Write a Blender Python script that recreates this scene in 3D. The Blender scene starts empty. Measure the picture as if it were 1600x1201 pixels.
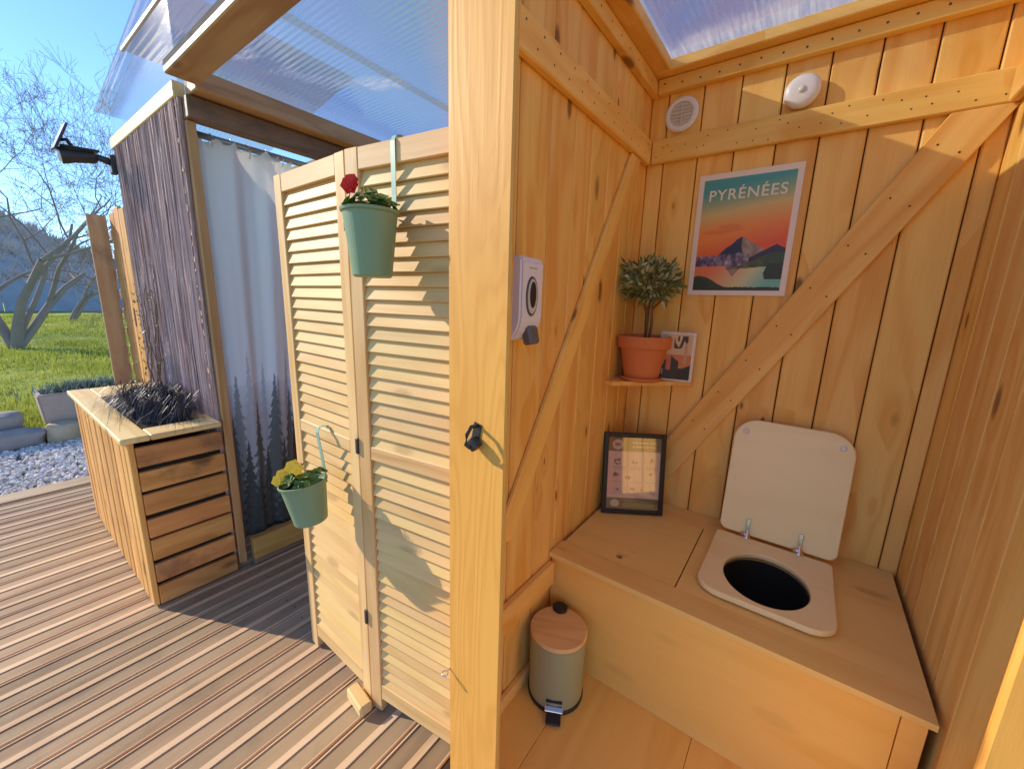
import bpy, bmesh, math, random
import numpy as np
from mathutils import Vector, Matrix, noise as mnoise
R = math.radians
random.seed(7); rng = np.random.default_rng(7)
S = bpy.context.scene
COL = S.collection

# ------------------------------------------------------------------ camera
YAW, PITCH, ROLL, FPX = 0.629118, 0.204298, -0.029796, 623.0
cam = bpy.data.cameras.new('camera'); cam.sensor_fit = 'HORIZONTAL'; cam.sensor_width = 36
cam.lens = 36 * FPX / 1600.0; cam.clip_start = 0.02; cam.clip_end = 2000
co = bpy.data.objects.new('camera', cam); COL.objects.link(co); S.camera = co
fw = Vector((-math.sin(YAW)*math.cos(PITCH), math.cos(YAW)*math.cos(PITCH), -math.sin(PITCH)))
rt = Vector((math.cos(YAW), math.sin(YAW), 0)); dn = fw.cross(rt)
c_, s_ = math.cos(ROLL), math.sin(ROLL)
r2 = c_*rt + s_*dn; d2 = -s_*rt + c_*dn
m3 = Matrix((r2, -d2, -fw)).transposed()
co.matrix_world = Matrix.Translation((0, 0, 1.4)) @ m3.to_4x4()

# ------------------------------------------------------------------ sky, sun, exposure
SUN_EL = R(27.0); hx, hy = 0.911, 0.413            # sunlight travels +X +Y and down
W = bpy.data.worlds.new('World'); S.world = W; W.use_nodes = True
wn = W.node_tree.nodes; wl = W.node_tree.links
bg = wn['Background']; sky = wn.new('ShaderNodeTexSky'); sky.sky_type = 'NISHITA'; sky.sun_disc = False
sky.sun_elevation = SUN_EL; sky.sun_rotation = math.atan2(-hx, -hy)
sky.altitude = 900; sky.air_density = 0.85; sky.dust_density = 0.0; sky.ozone_density = 6.0
wl.new(sky.outputs[0], bg.inputs[0]); bg.inputs[1].default_value = 0.15
sl = bpy.data.lights.new('sun', 'SUN'); sl.energy = 2.7; sl.angle = R(0.5); sl.color = (1.0, 0.88, 0.70)
so = bpy.data.objects.new('sun', sl); COL.objects.link(so)
sd = Vector((hx*math.cos(SUN_EL), hy*math.cos(SUN_EL), -math.sin(SUN_EL)))
so.rotation_euler = sd.to_track_quat('-Z', 'Y').to_euler(); so.location = (-6, -4, 6)
S.view_settings.view_transform = 'Standard'; S.view_settings.look = 'None'
S.view_settings.exposure = 1.15; S.view_settings.gamma = 1
S.render.engine = 'CYCLES'
S.cycles.max_bounces = 12; S.cycles.diffuse_bounces = 7; S.cycles.transparent_max_bounces = 12
S.render.resolution_x = 1024; S.render.resolution_y = 768

# ------------------------------------------------------------------ helpers
def lin(r, g, b):
    f = lambda c: (c/255/12.92) if c/255 <= 0.04045 else ((c/255+0.055)/1.055)**2.4
    return (f(r), f(g), f(b), 1)

class NT:
    def __init__(s, m): m.use_nodes = True; s.t = m.node_tree; s.n = s.t.nodes; s.l = s.t.links; s.b = s.n['Principled BSDF']
    def new(s, ty, **k):
        n = s.n.new(ty)
        for a, v in k.items(): setattr(n, a, v)
        return n
    def put(s, sock, v):
        if isinstance(v, bpy.types.NodeSocket): s.l.new(v, sock)
        else: sock.default_value = v
    def math(s, op, a, b=0.0, c=0.0):
        n = s.new('ShaderNodeMath', operation=op)
        s.put(n.inputs[0], a); s.put(n.inputs[1], b); s.put(n.inputs[2], c); return n.outputs[0]
    def vmath(s, op, a, b):
        n = s.new('ShaderNodeVectorMath', operation=op); s.put(n.inputs[0], a); s.put(n.inputs[1], b); return n.outputs[0]
    def mix(s, f, a, b, blend='MIX'):
        n = s.new('ShaderNodeMix', data_type='RGBA', blend_type=blend)
        s.put(n.inputs['Factor'], f); s.put(n.inputs[6], a); s.put(n.inputs[7], b); return n.outputs[2]
    def noise(s, vec, scale=1.0, detail=3.0, rough=0.5, dist=0.0):
        n = s.new('ShaderNodeTexNoise'); s.put(n.inputs['Vector'], vec)
        n.inputs['Scale'].default_value = scale; n.inputs['Detail'].default_value = detail
        n.inputs['Roughness'].default_value = rough; n.inputs['Distortion'].default_value = dist; return n.outputs['Fac']
    def ramp(s, v, a, b, ca=0.0, cb=1.0):
        n = s.new('ShaderNodeMapRange', interpolation_type='SMOOTHSTEP'); s.put(n.inputs[0], v)
        n.inputs[1].default_value = a; n.inputs[2].default_value = b; n.inputs[3].default_value = ca; n.inputs[4].default_value = cb
        return n.outputs[0]
    def bump(s, h, strength=0.2, dist=0.002):
        n = s.new('ShaderNodeBump'); s.put(n.inputs['Height'], h)
        n.inputs['Strength'].default_value = strength; n.inputs['Distance'].default_value = dist
        s.l.new(n.outputs[0], s.b.inputs['Normal'])

def mat(name): m = bpy.data.materials.new(name); return m, NT(m)

def wood(name, light, dark, axis=2, rough=0.55, knots=1.0, grain=1.0, vary=0.055, spec=0.35, rings=1.0, knotcol=(96, 50, 22), stain=0.0):
    """board timber: rings stretched along the board, fibres, knots; each board differs through its object random"""
    m, t = mat(name)
    tc = t.new('ShaderNodeTexCoord').outputs['Object']; oi = t.new('ShaderNodeObjectInfo')
    off = t.vmath('SCALE', (13.1, 7.7, 17.3), (0, 0, 0)); off.node.inputs['Scale'].default_value = 1
    t.l.new(oi.outputs['Random'], off.node.inputs['Scale'])
    def stretched(across, along):
        v = [across]*3; v[axis] = along
        return t.vmath('ADD', t.vmath('MULTIPLY', tc, tuple(v)), t.vmath('MULTIPLY', off, (3, 3, 3)))
    # knots
    vo = t.new('ShaderNodeTexVoronoi', feature='F1'); t.put(vo.inputs['Vector'], stretched(9.0, 3.6)); vo.inputs['Scale'].default_value = 1; vo.inputs['Randomness'].default_value = 1
    kd = vo.outputs['Distance']; sep = t.new('ShaderNodeSeparateColor'); t.l.new(vo.outputs['Color'], sep.inputs[0])
    has = t.math('GREATER_THAN', sep.outputs[0], 0.42)
    ksz = t.math('MULTIPLY_ADD', sep.outputs[1], 0.18, 0.08)
    kn = t.math('MULTIPLY', t.ramp(t.math('DIVIDE', kd, ksz), 1.0, 0.45), has)
    halo = t.math('MULTIPLY', t.ramp(t.math('DIVIDE', kd, ksz), 3.4, 0.7), has)
    # annual rings
    base = t.noise(stretched(5.5, 0.6), 1.0, 2.5, 0.5, 0.35)
    ph = t.math('ADD', t.math('MULTIPLY', base, 30.0*rings), t.math('MULTIPLY', halo, 4.5*knots))
    ring = t.math('MULTIPLY_ADD', t.math('SINE', ph), 0.5, 0.5)
    ring = t.math('POWER', ring, 1.8)
    fib = t.noise(stretched(230, 5.0), 1.0, 2.0, 0.6)
    blot = t.noise(stretched(7, 1.3), 1.0, 3.0, 0.55)
    f = t.math('MULTIPLY', t.math('MULTIPLY_ADD', ring, 0.55, t.math('MULTIPLY', t.ramp(blot, 0.35, 0.7), 0.45)), grain)
    f = t.math('ADD', f, t.math('MULTIPLY', t.math('SUBTRACT', fib, 0.5), 0.7*grain))
    cl = t.new('ShaderNodeClamp'); t.put(cl.inputs[0], f)
    col = t.mix(cl.outputs[0], light, dark)
    col = t.mix(t.math('MULTIPLY', halo, 0.35*knots), col, dark)
    col = t.mix(t.math('MULTIPLY', kn, 0.75*min(knots, 1)), col, lin(*knotcol))
    rv = t.math('MULTIPLY_ADD', oi.outputs['Random'], vary*2, 1-vary)
    hv = t.new('ShaderNodeHueSaturation'); t.put(hv.inputs['Color'], col); t.put(hv.inputs['Value'], rv)
    t.put(hv.inputs['Hue'], t.math('MULTIPLY_ADD', t.math('FRACT', t.math('MULTIPLY', oi.outputs['Random'], 7.13)), 0.012, 0.494))
    out = hv.outputs[0]
    if stain:
        st = t.noise(t.vmath('ADD', tc, off), 6.0, 5.0, 0.65)
        out = t.mix(t.math('MULTIPLY', t.ramp(st, 0.5, 0.72), stain), out, lin(84, 74, 66))
    t.put(t.b.inputs['Base Color'], out)
    t.put(t.b.inputs['Roughness'], t.math('MULTIPLY_ADD', fib, 0.2, rough-0.1))
    t.b.inputs['Specular IOR Level'].default_value = spec
    t.bump(t.math('ADD', t.math('MULTIPLY', fib, 0.6), t.math('MULTIPLY', ring, 0.5)), 0.35, 0.0012)
    return m

def plain(name, col, rough=0.5, metal=0.0, spec=0.4, nz=0.0, nscale=20, bump=0.0):
    m, t = mat(name); t.b.inputs['Roughness'].default_value = rough; t.b.inputs['Metallic'].default_value = metal
    t.b.inputs['Specular IOR Level'].default_value = spec
    tc = t.new('ShaderNodeTexCoord').outputs['Object']
    n = t.noise(tc, nscale, 4.0, 0.6)
    k = t.math('MULTIPLY_ADD', n, 2*nz, 1-nz)
    hv = t.new('ShaderNodeHueSaturation'); hv.inputs['Color'].default_value = col; t.put(hv.inputs['Value'], k)
    t.put(t.b.inputs['Base Color'], hv.outputs[0])
    if bump: t.bump(n, bump, 0.004)
    return m

def tag(o, label=None, cat=None, group=None, kind=None):
    if label: o['label'] = label
    if cat: o['category'] = cat
    if group: o['group'] = group
    if kind: o['kind'] = kind
    return o

def empty(name, loc=(0, 0, 0), label=None, cat=None, group=None, kind=None, rz=0.0):
    o = bpy.data.objects.new(name, None); COL.objects.link(o); o.location = loc; o.rotation_euler = (0, 0, rz)
    o.empty_display_size = 0.1
    return tag(o, label, cat, group, kind)

def link(name, me, m, parent=None, loc=(0, 0, 0), rot=(0, 0, 0), smooth=False):
    if m is not None and not len(me.materials):
        for q in (m if isinstance(m, (list, tuple)) else [m]): me.materials.append(q)
    o = bpy.data.objects.new(name, me); COL.objects.link(o)
    if parent: o.parent = parent
    o.location = loc; o.rotation_euler = rot
    if smooth: me.shade_smooth()
    return o

def bm_mesh(name, bm):
    bmesh.ops.recalc_face_normals(bm, faces=bm.faces)
    me = bpy.data.meshes.new(name); bm.to_mesh(me); bm.free(); return me

_bc = {}
def box_mesh(sx, sy, sz, bev, m):
    key = (round(sx, 4), round(sy, 4), round(sz, 4), bev, m.name)
    if key in _bc: return _bc[key]
    bm = bmesh.new(); bmesh.ops.create_cube(bm, size=1, matrix=Matrix.Diagonal((sx, sy, sz, 1)))
    if bev: bmesh.ops.bevel(bm, geom=bm.edges[:], offset=min(bev, .3*min(sx, sy, sz)), segments=1, affect='EDGES', profile=.5)
    me = bm_mesh('board', bm); me.materials.append(m); _bc[key] = me; return me

def board(name, x0, x1, y0, y1, z0, z1, m, parent=None, bev=0.003, off=(0, 0, 0), rot=(0, 0, 0)):
    """box given by world bounds; parent's location is subtracted through off"""
    me = box_mesh(x1-x0, y1-y0, z1-z0, bev, m)
    return link(name, me, None, parent, ((x0+x1)/2-off[0], (y0+y1)/2-off[1], (z0+z1)/2-off[2]), rot)

def add_box(bm, x0, x1, y0, y1, z0, z1, bev=0.0, mi=0):
    r = bmesh.ops.create_cube(bm, size=1, matrix=Matrix.Translation(((x0+x1)/2, (y0+y1)/2, (z0+z1)/2)) @ Matrix.Diagonal((x1-x0, y1-y0, z1-z0, 1)))
    fs = set(f for v in r['verts'] for f in v.link_faces)
    for f in fs: f.material_index = mi
    if bev:
        es = list(set(e for v in r['verts'] for e in v.link_edges))
        bmesh.ops.bevel(bm, geom=es, offset=bev, segments=1, affect='EDGES')

def lathe(profile, n=40, name='lathe'):
    """profile: list of (r,z); closed at axis where r==0"""
    bm = bmesh.new(); rings = []
    for r, z in profile:
        if r < 1e-6: rings.append([bm.verts.new((0, 0, z))])
        else: rings.append([bm.verts.new((r*math.cos(2*math.pi*i/n), r*math.sin(2*math.pi*i/n), z)) for i in range(n)])
    for a, b in zip(rings, rings[1:]):
        for i in range(n):
            j = (i+1) % n
            if len(a) == 1 and len(b) == 1: continue
            if len(a) == 1: bm.faces.new((a[0], b[i], b[j]))
            elif len(b) == 1: bm.faces.new((a[i], a[j], b[0]))
            else: bm.faces.new((a[i], a[j], b[j], b[i]))
    return bm_mesh(name, bm)

def frame_of(d):
    d = d.normalized(); u = d.cross(Vector((0, 0, 1)))
    if u.length < 1e-3: u = d.cross(Vector((1, 0, 0)))
    u.normalize(); return u, d.cross(u)

def tube_into(V, Fc, pts, rads, n=6, cap=True):
    base = len(V)
    for k, p in enumerate(pts):
        d = (pts[min(k+1, len(pts)-1)] - pts[max(k-1, 0)]); u, w = frame_of(d)
        for i in range(n):
            a = 2*math.pi*i/n; q = p + (u*math.cos(a)+w*math.sin(a))*rads[k]; V.append((q.x, q.y, q.z))
    for k in range(len(pts)-1):
        for i in range(n):
            j = (i+1) % n; a = base+k*n; Fc.append((a+i, a+j, a+n+j, a+n+i))
    if cap:
        Fc.append(tuple(base+i for i in range(n))[::-1]); e = base+(len(pts)-1)*n; Fc.append(tuple(e+i for i in range(n)))

def tube_mesh(name, pts, rads, n=10):
    V, Fc = [], []
    if not isinstance(rads, (list, tuple)): rads = [rads]*len(pts)
    tube_into(V, Fc, [Vector(p) for p in pts], rads, n)
    me = bpy.data.meshes.new(name); me.from_pydata(V, [], Fc); me.shade_smooth(); return me

def pyd(name, V, Fc):
    me = bpy.data.meshes.new(name); me.from_pydata(V, [], Fc); me.update(); return me

def strip_mesh(name, pts, wdir, w, th):
    """flat band following pts, width along wdir, thickness th"""
    bm = bmesh.new(); wd = Vector(wdir).normalized(); rows = []
    P = [Vector(p) for p in pts]
    for k, p in enumerate(P):
        d = (P[min(k+1, len(P)-1)]-P[max(k-1, 0)]).normalized(); nn = d.cross(wd).normalized()
        rows.append([bm.verts.new(p+wd*a*w/2+nn*b*th/2) for a, b in ((-1, -1), (1, -1), (1, 1), (-1, 1))])
    for a, b in zip(rows, rows[1:]):
        for i in range(4): bm.faces.new((a[i], a[(i+1) % 4], b[(i+1) % 4], b[i]))
    bm.faces.new(rows[0]); bm.faces.new(rows[-1][::-1]); return bm_mesh(name, bm)

def rrect(w, h, r, n=10):
    """rounded rectangle outline, r = 4 radii (bl, br, tr, tl)"""
    pts = []
    for (cx, cy, a0, q) in ((-1, -1, 180, 0), (1, -1, 270, 1), (1, 1, 0, 2), (-1, 1, 90, 3)):
        rr = r[q]
        for k in range(n+1):
            a = R(a0+90*k/n); pts.append((cx*(w/2-rr)+rr*math.cos(a), cy*(h/2-rr)+rr*math.sin(a)))
    return pts

def slab(name, outline, th, hole=None, bev=0.003):
    """outline in XY extruded to th along Z, optional hole with the same vertex count"""
    bm = bmesh.new(); n = len(outline)
    def ring(p, z): return [bm.verts.new((x, y, z)) for x, y in p]
    def inset(p, d):
        cx = sum(a for a, _ in p)/len(p); cy = sum(b for _, b in p)/len(p); o = []
        for x, y in p:
            L = math.hypot(x-cx, y-cy); o.append((cx+(x-cx)*(1-d/L), cy+(y-cy)*(1-d/L)))
        return o
    rs = [ring(inset(outline, bev), 0), ring(outline, bev), ring(outline, th-bev), ring(inset(outline, bev), th)]
    if hole: rs += [ring(inset(hole, -bev), th), ring(hole, th-bev), ring(hole, bev), ring(inset(hole, -bev), 0)]
    for a, b in zip(rs, rs[1:]):
        for i in range(n): bm.faces.new((a[i], a[(i+1) % n], b[(i+1) % n], b[i]))
    if hole:
        a, b = rs[-1], rs[0]
        for i in range(n): bm.faces.new((a[i], a[(i+1) % n], b[(i+1) % n], b[i]))
    else: bm.faces.new(rs[0][::-1]); bm.faces.new(rs[-1])
    return bm_mesh(name, bm)

def print_grid(name, w, h, nx, ny, fn, shape=None):
    """printed sheet: vertex colours from fn(u,v) hold the flat print"""
    V, C = [], []
    for j in range(ny+1):
        for i in range(nx+1):
            u, v = i/nx, j/ny
            V.append(shape(u, v) if shape else ((u-.5)*w, 0, v*h)); C.append(lin(*fn(u, v)))
    Fc = [(j*(nx+1)+i, j*(nx+1)+i+1, (j+1)*(nx+1)+i+1, (j+1)*(nx+1)+i) for j in range(ny) for i in range(nx)]
    me = pyd(name, V, Fc); at = me.color_attributes.new('ink', 'FLOAT_COLOR', 'POINT')
    at.data.foreach_set('color', np.array(C, dtype=np.float32).ravel()); return me

def print_mat(name, rough=0.5, transl=0.0):
    m, t = mat(name); a = t.new('ShaderNodeVertexColor'); a.layer_name = 'ink'
    t.l.new(a.outputs[0], t.b.inputs['Base Color']); t.b.inputs['Roughness'].default_value = rough
    if transl:
        tr = t.new('ShaderNodeBsdfTranslucent'); t.l.new(a.outputs[0], tr.inputs[0]); mx = t.new('ShaderNodeMixShader'); mx.inputs[0].default_value = transl
        t.l.new(t.b.outputs[0], mx.inputs[1]); t.l.new(tr.outputs[0], mx.inputs[2]); t.l.new(mx.outputs[0], t.n['Material Output'].inputs[0])
    return m

# ------------------------------------------------------------------ materials
PL, PD = lin(247, 205, 118), lin(230, 170, 78)
pineX = wood('pine_x', PL, PD, 0); pineY = wood('pine_y', PL, PD, 1); pineZ = wood('pine_z', PL, PD, 2)
POSTL, POSTD = lin(222, 162, 76), lin(204, 138, 56)
postZ = wood('post_pine_z', POSTL, POSTD, 2, knots=0.8, rings=4.5, grain=.6)
plyX = wood('plywood_x', lin(242, 208, 128), lin(228, 182, 96), 0, rough=0.5, knots=0.35, grain=0.6, vary=0.05, rings=.7)
plyF = wood('varnished_ply', lin(248, 202, 112), lin(236, 178, 78), 0, rough=0.42, knots=0.12, grain=0.8, vary=0.05, rings=.6, spec=.5)
plyY = wood('floor_ply_y', lin(246, 200, 110), lin(232, 176, 82), 1, rough=0.42, knots=0.6, grain=0.7, vary=0.07, spec=.5)
seatM = wood('pale_seat_wood', lin(248, 232, 176), lin(240, 216, 154), 0, rough=0.36, knots=0.0, grain=0.5, vary=0.03, rings=.8, spec=.5)
shutZ = wood('shutter_pine_z', lin(226, 186, 130), lin(204, 156, 96), 2, knots=0.25, rings=1.3)
shutX = wood('shutter_pine_x', lin(222, 184, 122), lin(204, 158, 94), 0, knots=0.4, grain=.8, vary=0.08, rings=1.2)
beamX = wood('beam_x', lin(206, 164, 122), lin(176, 128, 88), 0, knots=0.5); beamY = wood('beam_y', lin(206, 164, 122), lin(176, 128, 88), 1, knots=0.5)
oldY = wood('old_beam_y', lin(150, 120, 96), lin(112, 86, 66), 1, knots=0.6, stain=.5)
palX = wood('pallet_x', lin(222, 164, 92), lin(196, 128, 62), 0, knots=.8, vary=.14, stain=.35)
palY = wood('pallet_y', lin(222, 160, 92), lin(190, 122, 60), 1, knots=1, vary=.14, stain=.5)
palZ = wood('pallet_z', lin(228, 172, 98), lin(200, 134, 66), 2, knots=.7, vary=.16, stain=.25)
greyZ = wood('grey_board_z', lin(206, 170, 128), lin(170, 130, 92), 2, knots=.8, vary=.2, stain=.5)
deckA = wood('deck_ridge', lin(222, 188, 148), lin(200, 160, 118), 1, knots=0.15, vary=.08, rings=.8, rough=.65, knotcol=(120, 80, 60))
deckB = wood('deck_groove', lin(170, 142, 108), lin(142, 114, 84), 1, knots=0.1, vary=.2, rings=.8, rough=.7, stain=.3, knotcol=(90, 66, 54))
barkM = None
black = plain('black_plastic', (.02, .02, .022, 1), .4); blackm = plain('black_metal', (.025, .025, .028, 1), .45, spec=.5)
white = plain('white_plastic', (.80, .79, .78, 1), .35, nz=.02); chrome = plain('chrome', (.75, .75, .76, 1), .18, metal=1)
sage = plain('sage_paint', lin(124, 146, 112), .42, nz=.04, nscale=8); sageS = plain('sage_strap', lin(140, 172, 152), .4, nz=.03)
binG = plain('bin_sage_metal', lin(158, 164, 126), .4, nz=.02, spec=.5)
terra = plain('terracotta', lin(208, 126, 74), .75, nz=.10, nscale=14, bump=.08)
soil = plain('potting_soil', (.03, .02, .014, 1), .95, nz=.4, nscale=60, bump=.6)
dark = plain('dark_gap', (.05, .03, .018, 1), .8)
liner = plain('bucket_black', (.018, .020, .018, 1), .8, spec=.1)
stoneM = plain('rough_stone', lin(186, 166, 134), .9, nz=.28, nscale=9, bump=.7)
stoneG = plain('grey_stone', lin(150, 142, 134), .9, nz=.22, nscale=12, bump=.6)
castM = plain('cast_stone', lin(170, 152, 140), .9, nz=.12, nscale=16, bump=.3)
leafG = plain('leaf_green', lin(82, 110, 46), .55, nz=.3, nscale=30); leafY = plain('leaf_lime', lin(136, 150, 64), .55, nz=.25, nscale=30)
oliveM = plain('olive_leaf', lin(116, 128, 74), .55, nz=.35, nscale=40); oliveL = plain('olive_leaf_under', lin(182, 186, 146), .6, nz=.2, nscale=40)
barkS = plain('stem_bark', lin(118, 96, 74), .9, nz=.2, nscale=30); redF = plain('red_petal', lin(214, 46, 30), .5, nz=.1); yelF = plain('yellow_petal', lin(252, 214, 60), .5, nz=.08)
twigM = plain('bare_twig', lin(146, 130, 116), .9, nz=.25, nscale=3)
mondoM = plain('black_grass', lin(66, 61, 68), .45, nz=.4, nscale=30, spec=.4)
lavM = plain('lavender_leaf', lin(138, 148, 132), .7, nz=.25, nscale=20)
vineM = plain('vine_leaf', lin(150, 138, 96), .6, nz=.3, nscale=20)
hillM = plain('hillside', lin(178, 172, 168), .95, nz=.35, nscale=.12)
woodsM = plain('bare_woods', lin(176, 166, 158), .95, nz=.35, nscale=.1)

def sheet_mat(name='clear_corrugated_plastic', milk_fn=None):
    """thin clear corrugated plastic, slightly milky and glossy"""
    m, t = mat(name); out = t.n['Material Output']
    tr = t.new('ShaderNodeBsdfTransparent'); tr.inputs[0].default_value = (.93, .94, .96, 1)
    gl = t.new('ShaderNodeBsdfGlossy'); gl.inputs['Roughness'].default_value = .16; gl.inputs[0].default_value = (.9, .9, .92, 1)
    tl = t.new('ShaderNodeBsdfTranslucent'); tl.inputs[0].default_value = (.85, .86, .9, 1)
    fr = t.new('ShaderNodeFresnel'); fr.inputs[0].default_value = 1.45
    tc = t.new('ShaderNodeTexCoord').outputs['Object']; nz = t.noise(tc, 2.2, 5, .6); dirt_glare = t.ramp(nz, .42, .75, .015, .07)
    if milk_fn: dirt_glare = t.math('MAXIMUM', dirt_glare, milk_fn(t, tc))  # whitens the sheet further: painted glare arc, milky edge band
    m1 = t.new('ShaderNodeMixShader'); t.l.new(dirt_glare, m1.inputs[0]); t.l.new(tr.outputs[0], m1.inputs[1]); t.l.new(tl.outputs[0], m1.inputs[2])
    m2 = t.new('ShaderNodeMixShader'); t.l.new(t.math('MULTIPLY', fr.outputs[0], .55), m2.inputs[0]); t.l.new(m1.outputs[0], m2.inputs[1]); t.l.new(gl.outputs[0], m2.inputs[2])
    t.l.new(m2.outputs[0], out.inputs[0]); return m
clearM = sheet_mat()
def arc_glare(t, tc):
    # sun glare streak painted into the sheet as a whitish milky arc
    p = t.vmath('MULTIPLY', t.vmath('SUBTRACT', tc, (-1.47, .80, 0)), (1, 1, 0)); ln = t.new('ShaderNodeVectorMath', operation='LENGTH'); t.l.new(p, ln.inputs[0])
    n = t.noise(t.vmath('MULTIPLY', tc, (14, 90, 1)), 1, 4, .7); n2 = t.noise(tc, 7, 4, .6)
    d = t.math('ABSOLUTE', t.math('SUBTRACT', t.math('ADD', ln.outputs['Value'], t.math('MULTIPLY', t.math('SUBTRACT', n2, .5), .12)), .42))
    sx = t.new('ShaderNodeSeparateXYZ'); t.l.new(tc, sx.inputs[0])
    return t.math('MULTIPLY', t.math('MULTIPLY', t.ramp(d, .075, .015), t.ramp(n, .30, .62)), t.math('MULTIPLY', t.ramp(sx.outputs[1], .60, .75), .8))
def edge_milk(t, tc):  # streaky milky band towards the back edge of the sheet
    n = t.noise(t.vmath('MULTIPLY', tc, (120, 7, 1)), 1, 4, .7); n2 = t.noise(tc, 4, 4, .6); sx = t.new('ShaderNodeSeparateXYZ'); t.l.new(tc, sx.inputs[0])
    return t.math('MULTIPLY', t.ramp(t.math('ADD', sx.outputs[1], t.math('MULTIPLY', n2, .35)), 1.80, 2.02), t.math('MULTIPLY', t.ramp(n, .25, .7), .55))
clearArc = sheet_mat('clear_plastic_glare_arc', arc_glare); clearEdge = sheet_mat('clear_plastic_milky_edge', edge_milk)
def pane_mat():
    m, t = mat('picture_glass'); out = t.n['Material Output']
    tr = t.new('ShaderNodeBsdfTransparent'); gl = t.new('ShaderNodeBsdfGlossy'); gl.inputs['Roughness'].default_value = .05
    m2 = t.new('ShaderNodeMixShader'); m2.inputs[0].default_value = .14
    t.l.new(tr.outputs[0], m2.inputs[1]); t.l.new(gl.outputs[0], m2.inputs[2]); t.l.new(m2.outputs[0], out.inputs[0]); return m
glassM = pane_mat()

def corr_sheet(name, x0, x1, y0, y1, zf, parent, pitch=.022, amp=.0007, along='X', m=None):
    """corrugated sheet; ridges run along 'along'; zf(x,y) gives its height"""
    nseg = int(((y1-y0) if along == 'X' else (x1-x0))/pitch*6); bm = bmesh.new(); rows = []
    for k in range(nseg+1):
        f = k/nseg; w = amp*math.sin(2*math.pi*k/6)
        if along == 'X': ps = [(x0+(x1-x0)*q/6, y0+(y1-y0)*f) for q in range(7)]
        else: ps = [(x0+(x1-x0)*f, y0+(y1-y0)*q/6) for q in range(7)]
        rows.append([bm.verts.new((x, y, zf(x, y)+w)) for x, y in ps])
    for a, b in zip(rows, rows[1:]):
        for i in range(6): bm.faces.new((a[i], a[i+1], b[i+1], b[i]))
    me = bm_mesh(name, bm); me.shade_smooth(); return link(name, me, m or clearM, parent)

# ================================================================== SETTING
def grass_mat():
    m, t = mat('lawn_soil'); tc = t.new('ShaderNodeTexCoord').outputs['Object']
    n1 = t.noise(tc, .6, 5, .6); n2 = t.noise(tc, 9, 4, .65)
    c = t.mix(t.ramp(n1, .35, .65), lin(140, 158, 48), lin(160, 166, 66)); c = t.mix(t.ramp(n2, .5, .75), c, lin(104, 100, 56))
    t.put(t.b.inputs['Base Color'], c); t.b.inputs['Roughness'].default_value = .95; t.bump(n2, .8, .05); return m
lawnM = grass_mat()
g = link('ground', pyd('ground', [(-600, -600, -.12), (600, -600, -.12), (600, 600, -.12), (-600, 600, -.12)], [(0, 1, 2, 3)]), lawnM); tag(g, kind='structure')
# lawn: gently uneven raised sheet to the left of the gravel
V = []; nx, ny = 90, 60
for j in range(ny+1):
    for i in range(nx+1):
        x = -5.72-(i/nx)**2*60; y = -22+44*j/ny+ (x+5.7)*-.0
        z = -.02+.05*mnoise.noise((x*.35, y*.35, 0))+min(.0, 0)
        V.append((x, y, z))
lawn = link('lawn', pyd('lawn', V, [(j*(nx+1)+i, (j+1)*(nx+1)+i, (j+1)*(nx+1)+i+1, j*(nx+1)+i+1) for j in range(ny) for i in range(nx)]), lawnM, smooth=True); tag(lawn, kind='structure')
# grass blades
N = 70000
t_ = rng.random(N); xx = -5.75-26*t_**1.7; yy = (rng.random(N)*.62-.22)*np.abs(xx)*.9
dd = np.abs(xx); hh = (.03+.045*rng.random(N))*(1+dd*.035); ww = .005*(1+dd*.14); an = rng.random(N)*np.pi
clump = np.sin(xx*1.7+np.sin(yy*2.3)*1.4)*np.sin(yy*2.9+xx*.8); hh *= 1+.55*np.clip(clump, -.6, 1)
bx, by = np.cos(an)*ww, np.sin(an)*ww; lx, ly = (rng.random(N)-.5)*hh*1.1, (rng.random(N)-.5)*hh*1.1
Vg = np.empty((N, 3, 3)); z0 = -.05
Vg[:, 0] = np.stack([xx-bx, yy-by, np.full(N, z0)], 1); Vg[:, 1] = np.stack([xx+bx, yy+by, np.full(N, z0)], 1); Vg[:, 2] = np.stack([xx+lx, yy+ly, z0+.03+hh], 1)
me = bpy.data.meshes.new('grass'); me.from_pydata(Vg.reshape(-1, 3).tolist(), [], np.arange(3*N).reshape(-1, 3).tolist())
def blade_mat():
    m, t = mat('grass_blade'); ge = t.new('ShaderNodeNewGeometry'); n = t.noise(ge.outputs['Position'], .9, 4, .6); n2 = t.noise(ge.outputs['Position'], 14, 3, .6)
    c = t.mix(t.ramp(n, .3, .7), lin(146, 160, 52), lin(188, 190, 88)); c = t.mix(t.ramp(n2, .45, .75), c, lin(138, 128, 70))
    t.put(t.b.inputs['Base Color'], c); t.b.inputs['Roughness'].default_value = .7
    tr = t.new('ShaderNodeBsdfTranslucent'); t.put(tr.inputs[0], c); mx = t.new('ShaderNodeMixShader'); mx.inputs[0].default_value = .4
    t.l.new(t.b.outputs[0], mx.inputs[1]); t.l.new(tr.outputs[0], mx.inputs[2]); t.l.new(mx.outputs[0], t.n['Material Output'].inputs[0]); return m
tag(link('grass', me, blade_mat()), 'sunlit green grass of the lawn behind the gravel', 'grass', kind='stuff')
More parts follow.
